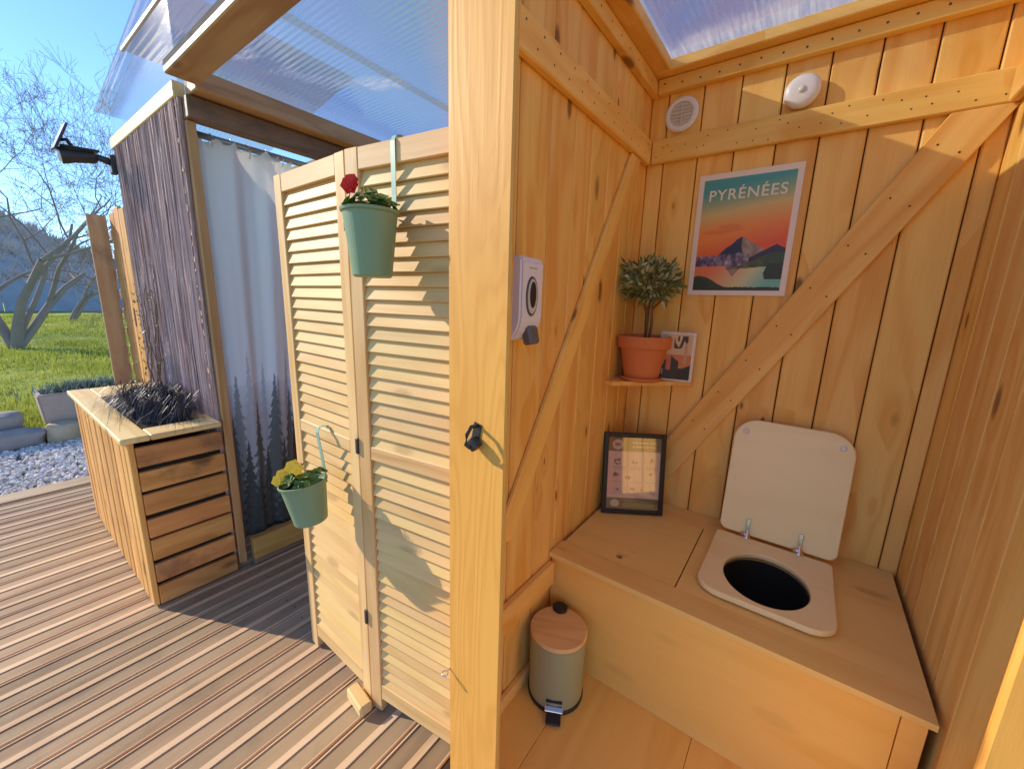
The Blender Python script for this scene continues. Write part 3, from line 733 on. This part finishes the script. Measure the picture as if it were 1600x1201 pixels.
def notice_fn(u, v):
    g = (104, 108, 82); w = (226, 208, 198); k = (122, 96, 90)
    if v > .80:
        if ((u-.18)/.105)**2+((v-.895)/.072)**2 < 1: return (216, 206, 186) if ((u-.18)/.06)**2+((v-.895)/.022)**2 > 1 else (140, 132, 104)
        if .46 < u < .92 and (abs(v-.925) < .012 or abs(v-.87) < .010) and math.sin(u*95+v*7) > -.75: return (216, 210, 190)
        return g
    if v < .155:
        if ((u-.17)/.085)**2+((v-.075)/.055)**2 < 1 and v > .03: return (214, 212, 190)
        if .33 < u < .92 and abs(v-.118) < .015: return (130, 134, 100)
        if .33 < u < .92 and abs(v-.055) < .030: return (138, 142, 104)
        return g
    for cx, cy, rx_, ry_ in ((.20, .66, .08, .045), (.52, .66, .05, .03), (.84, .67, .035, .05), (.17, .47, .06, .04), (.40, .44, .05, .03), (.85, .50, .045, .022), (.50, .28, .05, .022), (.68, .285, .03, .02), (.84, .34, .02, .03), (.84, .27, .035, .025), (.22, .27, .06, .015)):
        if ((u-cx)/rx_)**2+((v-cy)/ry_)**2 < 1 and mnoise.noise((u*26, v*30, cx*9)) > .02: return k
    for cy in (.585, .56, .38, .225, .20):
        if abs(v-cy) < .006 and (.10 < u < .34 or .42 < u < .64 or .74 < u < .94) and math.sin(u*120+cy*40) > -.4: return (178, 158, 150)
    return w
pr = link('sheet', print_grid('sheet', fwid-2*fb, FH-2*fb, 110, 160, notice_fn), print_mat('notice_ink', .5), fr)
pr.location = Matrix.Rotation(rx, 3, 'X') @ Vector((0, .002, fb)); pr.rotation_euler = (rx, 0, 0)
fpart('glass', fwid-2*fb, .0015, FH-2*fb, 0, -.004, FH/2, glassM, bev=0)

# ---------------------------------------------------------------- pedal bin
bn = empty('pedal_bin', (-.562, 1.10, .0045), 'sage green pedal bin with round wooden lid on the toilet floor', 'bin', rz=R(27))
link('body', lathe([(0, .012), (.095, .012), (.097, .016), (.099, .245), (.095, .249), (0, .249)], 56), binG, bn, smooth=False)
link('base_ring', lathe([(0, 0), (.100, 0), (.101, .010), (.096, .016), (.0, .016)], 56), black, bn)
binw = wood('bin_lid_bamboo', lin(232, 198, 136), lin(208, 164, 102), 0, rough=.45, knots=0, grain=.8, vary=.02, rings=2.0)
link('lid', lathe([(0, .250), (.099, .250), (.101, .254), (.101, .262), (.098, .266), (0, .266)], 56), binw, bn)
link('hinge_cap', box_mesh(.056, .03, .075, .012, black), None, bn, (0, .098, .240)); link('lid_clip', lathe([(0, 0), (.028, 0), (.028, .007), (.024, .010), (0, .010)], 24), black, bn, (0, .088, .2665))
link('pedal', box_mesh(.05, .045, .008, .003, black), None, bn, (0, -.122, .016), (R(12), 0, 0)); link('pedal_arm', box_mesh(.062, .022, .006, .002, chrome), None, bn, (0, -.103, .030), (R(20), 0, 0))
link('slot', box_mesh(.056, .006, .012, .002, black), None, bn, (0, -.0965, .052))

# ================================================================== SHUTTER SCREEN
scr = empty('shutter_screen', (-1.25, .67, 0), 'two leaf louvred wooden shutter screen beside the post', 'screen')
def leaf(p, q):
    p, q = Vector(p), Vector(q); d = q-p; w = d.length; a = math.atan2(d.y, d.x); st = .048; H = 1.777; th = .026; zb0, zb1, zm0, zm1, zt0 = .055, .112, .925, .967, 1.722
    bm = bmesh.new()
    add_box(bm, 0, st, -th/2, th/2, .002, H, .002); add_box(bm, w-st, w, -th/2, th/2, .002, H, .002)
    lf = link('leaf', bm_mesh('leaf', bm), shutZ, scr, (p.x+1.25, p.y-.67, 0), (0, 0, a))
    for z0, z1 in ((zb0, zb1), (zm0, zm1), (zt0, H-.001)):
        link('cross_rail', box_mesh(round(w-2*st-.0006, 4), th-.002, round(z1-z0, 4), .002, wood_railX), None, lf, (w/2, 0, (z0+z1)/2))
    for z0, z1 in ((zb1, zm0), (zm1, zt0)):
        n = round((z1-z0)/.0362); pit = (z1-z0)/n
        for k in range(n):
            link('slat', box_mesh(round(w-2*st-.001, 4), .006, .0475, .0015, shutX), None, lf, (w/2, random.uniform(-.0006, .0006), z0+(k+.5)*pit), (R(-16)+random.uniform(-.012, .012), 0, 0))
    return lf
wood_railX = wood('shutter_rail_x', lin(226, 186, 130), lin(204, 156, 96), 0, knots=0.25, rings=1.3)
leaf((-1.466, .676), (-1.047, .668)); lf2 = leaf((-1.043, .666), (-.625, .722))
for z in (.36, .96, 1.60): link('hinge', box_mesh(.012, .006, .05, .001, blackm), None, scr, (-1.045+1.25, .650-.67, z))
bm = bmesh.new(); add_box(bm, -.055, .055, -.022, .022, 0, .04, .006)
tag(link('timber_wedge', bm_mesh('timber_wedge', bm), wood('wedge_x', lin(236, 212, 150), lin(214, 178, 110), 0, knots=.2), None, (-1.078, .628, .003), (0, 0, R(-8))), 'short pale timber offcut wedged against the shutter foot', 'wood block')

# hanging flower pots
def flower_pot(name, loc, r, h, strap_h, label, tilt, flower, seed):
    e = empty(name, loc, label, 'flower pot', 'green pots hooked on the shutter screen'); e.rotation_euler = (R(tilt[0]), R(tilt[1]), 0)
    rb = r*.72
    body = link('pot', lathe([(0, 0), (rb-.004, 0), (rb, .004), (r-.002, h-.008), (r+.003, h-.006), (r+.004, h), (r, h+.001), (r-.004, h-.012), (0, h-.016)], 44), sage, e, smooth=False)
    link('soil', lathe([(r-.005, h-.013), (0, h-.006)], 24), soil, body)
    ty = r+.006
    link('hook_strap', strip_mesh('hook_strap', [(0, ty-.004, h-.03), (0, ty-.002, h*.9), (0, ty, h+.05), (0, ty, strap_h-.012), (0, ty+.006, strap_h), (0, ty+.020, strap_h+.004), (0, ty+.036, strap_h), (0, ty+.040, strap_h-.012), (0, ty+.041, strap_h-.045)], (1, 0, 0), .017, .0018), sageS, e)
    rr = random.Random(seed)
    V, Fc, M = [], [], []
    for k in range(46):
        a = rr.random()*6.28; q = math.sqrt(rr.random())*r*.95; c = Vector((q*math.cos(a), q*math.sin(a), h+rr.uniform(-.005, .045)*(1.2-q/r)+.008)); L = rr.uniform(.018, .032)
        nrm = Vector((math.cos(a)*q/r+rr.gauss(0, .35), math.sin(a)*q/r+rr.gauss(0, .35), 1)).normalized(); u, w = frame_of(nrm); b = len(V); V.append((c-nrm*L*.22)[:])
        for i in range(9): V.append((c+(u*math.cos(i*.698)+w*math.sin(i*.698))*L*(.5+.14*(i % 2))*(.45 if i == 0 else 1)+nrm*rr.uniform(0, .004))[:])
        for i in range(9): Fc.append((b, b+1+i, b+1+(i+1) % 9)); M.append(0 if k % 3 else 1)
    me = pyd('leaves', V, Fc); me.materials.append(leafG); me.materials.append(leafY); me.polygons.foreach_set('material_index', M); link('leaves', me, None, e)
    for (fx, fy, fz, fr_) in flower:
        V, Fc = [], []
        for L_ in range(3):
            for i in range(6):
                a = i*1.047+L_*.5+rr.random()*.3; rad = fr_*(1-.25*L_); b = len(V); ca, sa = math.cos(a), math.sin(a); z = L_*fr_*.3
                V += [(0, 0, z), (rad*.6*ca-rad*.55*sa, rad*.6*sa+rad*.55*ca, z+rad*.25), (rad*ca, rad*sa, z+rad*.12), (rad*.6*ca+rad*.55*sa, rad*.6*sa-rad*.55*ca, z+rad*.25)]; Fc.append((b, b+1, b+2, b+3))
        f = link('flower', pyd('flower', V, Fc), redF if 'red' in label else yelF, e, (fx, fy, h+fz)); f.rotation_mode = 'QUATERNION'; f.rotation_quaternion = (Vector((0, -.3, 1.6))-Vector(loc)).to_track_quat('Z', 'Y')
    return e
flower_pot('hanging_pot', (-.868, .605, 1.448), .064, .152, .335, 'upper sage green pot with one red flower hung over the screen top', (0, 0), [(-.026, -.034, .05, .021), (-.014, -.036, .058, .017)], 5)
flower_pot('hanging_pot', (-1.188, .566, .695), .068, .135, .285, 'lower sage green pot with yellow flowers hung on the middle rail', (3, -9), [(-.062, -.028, .02, .026), (.0, -.02, .055, .024), (-.035, -.055, .02, .02), (.03, -.02, .05, .02)], 9)

# ================================================================== SHOWER CABIN
SX, SY = -2.19, .665
sw = empty('shower_cabin', (-2.7, SY, 0), 'timber shower cabin faced with dark brushwood behind the planter', 'cabin')
so_ = (-2.7, SY, 0)
board('corner_post', SX-.032, SX, SY, SY+.035, .03, 2.10, beamY, sw, .004, so_).data.materials[0] = wood('post_weathered_z', lin(204, 156, 104), lin(170, 120, 74), 2, knots=.6)
board('corner_post', -3.36, -3.32, SY, SY+.06, .03, 2.20, postZ, sw, .004, so_)
board('top_batten', -3.36, SX-.035, SY-.022, SY+.02, 2.185, 2.245, wood('batten_pale_x', lin(238, 216, 170), lin(220, 190, 136), 0, knots=.2), sw, .003, so_)
# brushwood: vertical heather rods of uneven width
V, Fc, Cc = [], [], []; rr = random.Random(4)
for layer in range(3):
    x = -3.325
    while x < SX-.02:
        w = rr.uniform(.004, .010); y = SY-.012+layer*.006+rr.uniform(-.002, .002); top = 2.186+rr.uniform(-.04, .0) if layer else 2.185; pts = []; dx = rr.gauss(0, .012)
        for k in range(7):
            z = .03+(top-.03)*k/6; pts.append(Vector((x+dx*(k/6-.5)+rr.gauss(0, .0022), y+rr.gauss(0, .0022), z)))
        tube_into(V, Fc, pts, [w/2]*7, 4, False); x += w*rr.uniform(1.0, 1.5)
def heather():
    m, t = mat('heather_brush'); ge = t.new('ShaderNodeNewGeometry'); tc = t.new('ShaderNodeTexCoord').outputs['Object']
    n = t.noise(t.vmath('MULTIPLY', tc, (60, 60, 9)), 1, 4, .7); c = t.mix(ge.outputs['Random Per Island'], lin(146, 120, 116), lin(208, 180, 174)); c = t.mix(t.ramp(n, .5, .8), c, lin(228, 206, 194))
    t.put(t.b.inputs['Base Color'], c); t.b.inputs['Roughness'].default_value = .85; t.bump(n, .6, .004); return m
hm = heather()
o = link('heather_rods', pyd('heather_rods', V, Fc), hm, sw, (2.7, -SY, 0)); o['kind'] = 'stuff'
board('screen_backing', -3.32, SX-.031, SY+.022, SY+.03, .03, 2.18, plain('backing_brown', (.06, .045, .04, 1), .9), sw, 0, so_)
# pale ties along the right edge of the brushwood
V, Fc = [], []
z = .84
while z < 2.15:
    z += rr.uniform(.02, .10); b = len(V); x = SX-.036+rr.uniform(-.008, .004); hgt = rr.uniform(.006, .03); w0 = rr.uniform(.002, .007)
    for p in ((-w0, 0), (w0, rr.uniform(-.004, .004)), (w0*.7, hgt), (-w0*.8, hgt*.8)): V.append((x+p[0], SY-.0215+rr.uniform(-.002, .002), z+p[1]))
    Fc.append((b, b+1, b+2, b+3))
o = link('tie', pyd('tie', V, Fc), plain('tie_straw', lin(206, 176, 132), .8), sw, (2.7, -SY, 0)); o['kind'] = 'stuff'
# unseen left and back walls, cut low to backlight the curtain; threshold, plates
for k in range(8): board('unseen_side_plank', -3.36, -3.34, SY+.062+k*.085, SY+.062+k*.085+.083, .03, 0.95, palZ, sw, .003, so_)
for k in range(12): board('unseen_rear_plank', -3.33+k*.095, -3.33+k*.095+.093, 1.37, 1.39, .03, 0.95, palZ, sw, .003, so_)
board('threshold', SX-.02, SX+.026, SY+.062, 1.37, .03, .150, wood('threshold_y', lin(206, 166, 92), lin(176, 132, 62), 1, knots=.6), sw, .004, so_)
board('kerb', SX-.02, SX+.020, SY+.062, 1.37, .001, .028, oldY, sw, .003, so_)
board('wall_plate', SX-.035, SX+.035, SY-.0, 1.45, 2.102, 2.186, oldY, sw, .004, so_)
board('rear_beam', -3.34, SX-.037, 1.33, 1.40, 2.10, 2.17, beamX, sw, .004, so_)
rod = link('curtain_rod', tube_mesh('curtain_rod', [(SX-.075, SY+.035, 2.075), (SX-.075, 1.38, 2.075)], .014, 12), plain('rod_grey', (.34, .34, .36, 1), .35, metal=.6), sw, (2.7, -SY, 0))
corr_sheet('roof_sheet', -3.42, SX-.03, SY-.06, 1.48, lambda x, y: 2.395+.19*(x+3.34)/1.1, sw, along='X').location = (2.7, -SY, 0)
bm = bmesh.new(); vs = [bm.verts.new(p) for p in ((-3.35, 0, 2.246), (SX-.03, 0, 2.246), (SX-.03, 0, 2.60), (-3.35, 0, 2.385))]; bm.faces.new(vs)
ex = bmesh.ops.extrude_face_region(bm, geom=bm.faces[:]); bmesh.ops.translate(bm, vec=(0, .0018, 0), verts=[v for v in ex['geom'] if isinstance(v, bmesh.types.BMVert)])
link('clear_skirt', bm_mesh('clear_skirt', bm), clearM, sw, (2.7, -.006, 0))
# curtain
ct = empty('shower_curtain', (SX-.055, .655, .13), 'white shower curtain printed with a misty grey fir forest', 'curtain')
LG, MG, DG, BK = (204, 200, 200), (156, 156, 152), (112, 116, 110), (80, 84, 78)
trees = [(.14, 1.08, .085, LG, 1), (.40, 1.12, .08, LG, 4), (.60, 1.05, .09, LG, 7), (.90, 1.1, .09, LG, 2), (.27, 1.0, .10, MG, 3), (.76, .98, .10, MG, 5), (.10, .95, .12, MG, 8),
         (.50, .86, .14, DG, 2), (.72, .99, .12, DG, 6), (.20, .80, .15, DG, 9), (.95, .90, .14, DG, 4), (.35, .66, .17, BK, 5), (.62, .60, .18, BK, 1), (.84, .64, .17, BK, 8), (.06, .62, .18, BK, 3), (.47, .48, .2, BK, 7)]
def curtain_fn(u, v):
    z = v*1.93+.13; c = (252, 246, 240)
    if z < .95:
        f = min(1, (.95-z)/.75); c = tuple(a+(b-a)*f for a, b in zip((240, 234, 230), (146, 148, 146)))
    for cx, top, sp, col, ph in trees:
        if z < top:
            q = (top-z); saw = ((q*17+ph+(.23 if u > cx else 0)) % 1); hw_ = .004+min(q*sp*2.1, .15)*(.45+.55*saw)*(1+.35*mnoise.noise((u*60, z*60, ph)))
            if abs(u-cx) < hw_: c = tuple(a+(b-a)*.86 for a, b in zip(c, col))
    if mnoise.noise((u*10, z*8, 5)) > .74 and z > .8: c = tuple(a*.86 for a in c)
    return c
def curtain_shape(u, v):
    y = u*(.46-.14*(1-v)); z = v*1.93
    return ((.012+.010*v)*math.sin(u*17+1.5*math.sin(v*2))+.004*math.sin(u*43+v*3), y, z+(.012*math.cos(u*44) if v > .999 else 0)+(.03*max(0, math.sin(u*5-2)) if v < .001 else 0))
link('fabric', print_grid('fabric', 1, 1, 120, 330, curtain_fn, curtain_shape), print_mat('curtain_cloth', .8, .42), ct, smooth=True)
for k in range(6):
    y = .04+k*.075
    link('ring', tube_mesh('ring', [(-.02+.022*math.sin(a), y, 1.945+.030*math.cos(a)-.012) for a in np.linspace(0, 6.28, 16)], .0022, 6), chrome, ct)

# ================================================================== CANOPY OVER THE PASSAGE
cn = empty('passage_canopy', (-1.4, .62, 2.1), 'clear plastic canopy on timber beams between shower and toilet', 'canopy'); co_ = (-1.4, .62, 2.1)
board('beam', -2.05, -.70, .572, .678, 2.188, 2.234, beamX, cn, .004, co_)
board('beam', SX-.02, -.70, 1.90, 2.0, 2.188, 2.245, beamX, cn, .004, co_)
board('rafter', SX-.02, SX+.10, .680, 1.898, 2.192, 2.268, beamY, cn, .004, co_)
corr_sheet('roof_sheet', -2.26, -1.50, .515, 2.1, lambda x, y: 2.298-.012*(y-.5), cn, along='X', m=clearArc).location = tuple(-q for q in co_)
corr_sheet('roof_sheet', -1.56, -.745, .515, 2.1, lambda x, y: 2.305-.012*(y-.5), cn, along='X').location = tuple(-q for q in co_)
strip_ = plain('edge_strip', (.62, .62, .66, 1), .4)
board('edge_strip', -2.262, -1.502, .505, .514, 2.291, 2.305, strip_, cn, .002, co_)
board('edge_strip', -1.498, -.746, .505, .514, 2.298, 2.312, strip_, cn, .002, co_)
# rear fence closing the passage
fe = empty('rear_fence', (-1.4, 2.05, 0), 'plain pine board fence closing the back of the passage', 'fence')
for k in range(14): board('plank', -2.15+k*.104, -2.15+k*.104+.101, 2.05, 2.07, .002, 2.0, palZ, fe, .003, (-1.4, 2.05, 0))

# ================================================================== PLANTER
pln = empty('slatted_planter', (-2.84, .49, 0), 'tall pallet wood planter box standing in front of the brushwood shower wall', 'planter'); po_ = (-2.84, .49, 0)
PX0, PX1, PY0, PY1, PH = -3.49, -2.19, .322, .655, .80
board('liner', PX0+.025, PX1-.03, PY0+.028, PY1-.004, .02, .66, plain('liner_dark', (.035, .026, .018, 1), .9), pln, 0, po_)
n = 7; pit = (.775-.004)/n
for k in range(n):
    board('end_slat', PX1-.024, PX1, PY0+.024, PY1, .004+k*pit, .004+(k+1)*pit-random.uniform(.008, .024), palY, pln, .003, po_)
n = 16; pit = (PX1-PX0)/n
for k in range(n):
    board('front_slat', PX0+k*pit+.004, PX0+(k+1)*pit-.005, PY0+random.uniform(0, .004), PY0+.022, .004, .776, palZ, pln, .003, po_)
tpX = wood('planter_top_x', lin(236, 206, 140), lin(214, 174, 104), 0, knots=.5, vary=.06)
tpY = wood('planter_top_y', lin(236, 206, 140), lin(214, 174, 104), 1, knots=.5, vary=.06)
board('top_board', PX0-.02, PX1+.012, PY0-.02, PY0+.075, .778, .803, tpX, pln, .004, po_)
board('top_board', PX1-.12, PX1+.012, PY0+.0765, PY1, .778, .802, tpY, pln, .004, po_)
board('top_board', PX0-.02, PX0+.30, PY0+.0765, PY1, .778, .802, tpY, pln, .004, po_)
board('top_board', PX0+.302, PX1-.122, PY1-.05, PY1, .778, .801, tpX, pln, .004, po_)
link('soil', box_mesh(PX1-PX0-.44, PY1-PY0-.14, .06, .01, soil), None, pln, (-2.745+2.84, .5-.49, .745))
# black mondo grass
rr = random.Random(12); V, Fc = [], []
for tu in range(26):
    cx, cy = rr.uniform(-2.90, -2.34), rr.uniform(.42, .59)
    for k in range(64):
        a = rr.random()*6.283; L = rr.uniform(.06, .17)*(1 if rr.random() < .8 else 1.7); rise = rr.uniform(.02, .11); w = rr.uniform(.0010, .0019); b = len(V); sx, sy = -math.sin(a), math.cos(a)
        for q in range(5):
            f = q/4; p = (cx+math.cos(a)*L*f, cy+math.sin(a)*L*f*.8, .785+rise*4*f*(1-f)*1.0+.05*f*(1-f)-.02*f*f+(.025 if q else 0)); ww = w*(1-.75*f)
            V += [(p[0]-sx*ww, p[1]-sy*ww, p[2]), (p[0]+sx*ww, p[1]+sy*ww, p[2])]
        for q in range(4): Fc.append((b+2*q, b+2*q+1, b+2*q+3, b+2*q+2))
tag(link('mondo_grass', pyd('mondo_grass', V, Fc), mondoM), 'tuft of near black strappy grass growing in the planter box', 'grass plant')
# climbing vine
vn = empty('climbing_vine', (-2.98, .60, .78), 'thin leafy vine climbing the brushwood wall from the planter', 'vine')
V, Fc = [], []; LV, LF = [], []
for s in range(5):
    p = Vector((rr.uniform(-.06, .06), rr.uniform(-.01, .02), 0)); pts = [p.copy()]; top = rr.uniform(.5, 1.05); drift = rr.uniform(-.05, .22)
    while p.z < top:
        p = p+Vector((drift*.05+rr.gauss(0, .018), rr.gauss(0, .006), .05)); p.y = min(max(p.y, -.02), .03); pts.append(p.copy())
        for q in range(rr.choice((1, 2, 3, 4))):
            c = p+Vector((rr.gauss(0, .035), rr.gauss(-.012, .012), rr.gauss(0, .02))); L = rr.uniform(.018, .034); d = Vector((rr.gauss(0, 1), rr.gauss(-.4, .6), rr.gauss(.1, .8))).normalized(); u, w = frame_of(d); b = len(LV)
            for v in (c, c+d*L*.5+u*L*.2, c+d*L, c+d*L*.5-u*L*.2): LV.append(v[:])
            LF.append((b, b+1, b+2, b+3))
    tube_into(V, Fc, pts, [.004-.0025*k/len(pts) for k in range(len(pts))], 5)
link('stem', pyd('stem', V, Fc), barkS, vn); link('leaves', pyd('leaves', LV, LF), vineM, vn)

# ---------------------------------------------------------------- solar spot lamp
sp = empty('solar_lamp', (-3.34, .66, 2.10), 'black solar spot lamp on an arm at the shower corner', 'lamp')
link('bracket', box_mesh(.06, .03, .10, .006, blackm), None, sp, (0, -.02, 0))
link('arm', tube_mesh('arm', [(0, -.02, .01), (-.015, -.07, .025), (-.02, -.11, .03)], [.020, .018, .012], 10), blackm, sp)
a0 = Vector((-.02, -.085, .022)); dv = Vector((-.02, -1, -.16)).normalized()
hed = link('head', lathe([(0, 0), (.024, 0), (.029, .008), (.033, .09), (.042, .14), (.040, .144), (.036, .132), (0, .128)], 28), blackm, sp, a0); hed.rotation_mode = 'QUATERNION'; hed.rotation_quaternion = dv.to_track_quat('Z', 'X'); hed.data.shade_smooth()
link('lens', lathe([(.038, .136), (.025, .150), (0, .154)], 24), plain('lamp_lens', (.72, .68, .62, 1), .2), hed, smooth=True)
link('fin', box_mesh(.06, .15, .010, .003, blackm), None, sp, (-.02, -.145, .052), (R(4), 0, 0))
link('panel_stalk', tube_mesh('panel_stalk', [(-.02, -.17, .05), (-.02, -.19, .085), (-.02, -.222, .075)], .010, 8), blackm, sp)
link('solar_panel', box_mesh(.12, .011, .15, .003, plain('solar_cell', (.03, .03, .05, 1), .2)), None, sp, (-.02, -.215, .092), (R(-23), R(6), 0))

# ---------------------------------------------------------------- board screen at the deck's end
bs = empty('board_screen', (-3.9, .72, 0), 'tall rough pallet board screen standing at the far end of the deck', 'screen'); bo2 = (-3.9, .72, 0)
board('plank', -4.055, -4.03, .592, .690, .002, 1.90, greyZ, bs, .004, bo2)
for k in range(3): board('plank', -4.0+k*.135, -4.0+k*.135+.128, .700, .722, .002, 1.915+.02*(k % 2), palZ, bs, .004, bo2)
board('plank', -3.58, -3.555, .735, .84, .002, 1.90, greyZ, bs, .004, bo2)
for k in range(13): board('cross_slat', -4.05, -4.003, .700, .722, .12+k*.135, .12+k*.135+.07, greyZ, bs, .003, bo2)
link('slot', box_mesh(.03, .004, .12, 0, dark), None, bs, (-3.72+3.9, .6995-.72, 1.22))

# ================================================================== GARDEN
tr = empty('stone_trough', (-5.95, .60, .10), 'rectangular cast stone trough on the stone edging', 'trough')
bm = bmesh.new(); o4 = [(-.19, -.30), (.19, -.30), (.19, .42), (-.19, .42)]
def ringv(s, z): return [bm.verts.new((x*s[0], y*s[1], z)) for x, y in o4]
rg = [ringv((.86, .92), 0), ringv((1, 1), .30), ringv((.80, .86), .30), ringv((.76, .84), .20)]
for a, b in zip(rg, rg[1:]):
    for i in range(4): bm.faces.new((a[i], a[(i+1) % 4], b[(i+1) % 4], b[i]))
bm.faces.new(rg[0][::-1]); bmesh.ops.bevel(bm, geom=bm.edges[:], offset=.012, segments=2, affect='EDGES')
link('basin', bm_mesh('basin', bm), castM, tr); link('soil', box_mesh(.29, .60, .02, 0, soil), None, tr, (0, .06, .25))
V, Fc = [], []
for k in range(900):
    a = rr.random()*6.283; L = rr.uniform(.07, .18); c = Vector((rr.gauss(0, .06), rr.gauss(.10, .13), .0)); d = Vector((math.cos(a)*.6, math.sin(a)*.6, rr.uniform(.5, 1.4))).normalized(); u, w = frame_of(d); b = len(V)
    for p in (c, c+d*L*.5+u*.006, c+d*L, c+d*L*.5-u*.006): V.append(p[:])
    Fc.append((b, b+1, b+2, b+3))
tag(link('lavender_bush', pyd('lavender_bush', V, Fc), lavM, None, (-5.95, .55, .36)), 'grey green lavender bush growing in the stone trough', 'shrub')
def stone(loc, size, m, label, seed, rz=0.0, sub=3):
    bm = bmesh.new(); bmesh.ops.create_icosphere(bm, subdivisions=sub, radius=1)
    for v in bm.verts:
        p = v.co; q = Vector([math.copysign(abs(c)**.55, c) for c in p]); v.co = Vector((q.x*size[0], q.y*size[1], q.z*size[2]))*(1+.22*mnoise.noise(p*1.7+Vector((seed, 0, 0)))+.08*mnoise.noise(p*5+Vector((0, seed, 0))))
    return tag(link('edging_stone', bm_mesh('edging_stone', bm), m, None, loc, (0, 0, rz), smooth=True), label, 'stone', 'stones edging the gravel')
stone((-5.70, .04, .03), (.11, .27, .09), stoneG, 'long flat grey edging stone left of the trough', 1)
stone((-5.68, .43, .03), (.10, .13, .11), stoneM, 'rounded buff edging stone below the trough', 2)
stone((-5.58, .64, .01), (.10, .10, .12), stoneM, 'buff edging stone nearest the planter corner', 3)
stone((-5.90, .08, .16), (.10, .12, .09), stoneG, 'dark grey edging stone at the left picture edge', 4)
stone((-5.70, 1.10, 0), (.10, .16, .09), stoneM, 'buff edging stone hidden mostly behind the planter', 5)
stone((-5.70, -.62, 0), (.11, .24, .08), stoneG, 'grey edging stone farthest from the trough', 6)

def bare_tree(name, base, stems, label, depth, seed, spread=.55, twig=.006, cat='tree', group=None):
    r = random.Random(seed); e = empty(name, base, label, cat, group); TV, TF, CV, CF = [], [], [], []
    def grow(p, d, L, rad, lev):
        n = 4; pts = [p.copy()]; rads = [rad]; q = p.copy(); dd = d.copy()
        for k in range(n):
            dd = (dd+Vector((r.gauss(0, .16), r.gauss(0, .16), r.gauss(.03, .12)))).normalized(); q = q+dd*L/n; pts.append(q.copy()); rads.append(max(rad*(1-.5*(k+1)/n), twig*.5))
        V_, F_ = (TV, TF) if lev <= 1 else (CV, CF)
        tube_into(V_, F_, pts, rads, 7 if lev <= 1 else (5 if lev <= 3 else 3), False)
        if lev >= depth: return
        for k in range(r.choice((2, 3, 3)) if lev < depth-1 else r.choice((3, 4, 5))):
            i = r.choice((2, 3, 4, 4)); u, w = frame_of(dd); a = r.random()*6.283
            nd = (dd*(1-spread*.5)+(u*math.cos(a)+w*math.sin(a))*spread*r.uniform(.6, 1.3)+Vector((0, 0, .10))).normalized()
            grow(pts[i], nd, L*r.uniform(.62, .86), max(rads[i]*.72, twig*.5), lev+1)
    for d, L, rad in stems: grow(Vector((0, 0, -.05)), Vector(d).normalized(), L, rad, 0)
    link('trunk', pyd('trunk', TV, TF), twigM, e, smooth=True); link('crown', pyd('crown', CV, CF), twigM, e); return e
bare_tree('bare_tree', (-14.8, .62, 0), [((.1, .12, .8), 2.3, .11), ((-.2, -.45, .8), 2.3, .10), ((0, .75, .8), 2.5, .10), ((.3, .35, 1), 2.4, .07)], 'leafless old fruit tree with low split trunk on the lawn', 7, 31, .72, .006)
bare_tree('bare_tree', (-27, 2.9, 0), [((0, .1, 1), 1.6, .12), ((.2, .4, 1), 1.6, .09)], 'slim leafless tree farther back on the lawn', 6, 8, .7, .012)
bare_tree('bare_tree', (-24, -1.6, 0), [((0, .3, 1), 2.2, .16), ((.2, .7, 1), 2.0, .12)], 'large leafless tree at the left picture edge', 6, 15, .7, .011)
bw = empty('boundary_wall', (-38, 0, 0), 'long blue grey garden wall behind the trees', 'wall')
wm = plain('wall_bluegrey', lin(150, 156, 172), .9, nz=.2, nscale=1.5)
for k in range(12): link('panel', box_mesh(.12, 2.96, 1.75, .02, wm), None, bw, (0, -12+k*3, .85))
# wooded hillside
V = []; nx, ny = 60, 90
def hillz(x, y):
    f = min(1, max(0, (-x-55)/75)); prof = max(0, 20.5-.62*(y+2)) if y > -2 else 20.5+.2*(-2-y)*.3
    return -2+f*(2-f)*prof*(1+.05*mnoise.noise((x*.03, y*.06, 0)))+.5*mnoise.noise((x*.2, y*.2, 3))
for j in range(ny+1):
    for i in range(nx+1): x, y = -55-150*i/nx, -60+140*j/ny; V.append((x, y, hillz(x, y)))
h = link('hill', pyd('hill', V, [(j*(nx+1)+i, (j+1)*(nx+1)+i, (j+1)*(nx+1)+i+1, j*(nx+1)+i+1) for j in range(ny) for i in range(nx)]), hillM, smooth=True); tag(h, kind='structure')
V, Fc = [], []; rr = random.Random(77)
for k in range(2600):
    x = -56-80*rr.random(); y = (rr.random()*.42-.10)*-x; z = hillz(x, y)
    if z < -1.6: continue
    H = rr.uniform(1.2, 2.8)
    for s in range(6):
        a = rr.random()*6.283; d = Vector((math.cos(a)*.5, math.sin(a)*.5, 1)).normalized(); w = .10+.12*rr.random(); b = len(V); c = Vector((x, y, z-.2)); u = Vector((-.1, 1, 0))
        V += [(c-u*w*.5)[:], (c+u*w*.5)[:], (c+d*H*rr.uniform(.6, 1)+u*rr.gauss(0, .5))[:]]; Fc.append((b, b+1, b+2))
tag(link('hillside_woods', pyd('hillside_woods', V, Fc), woodsM), 'grey leafless woods covering the far hillside', 'woods', kind='stuff')
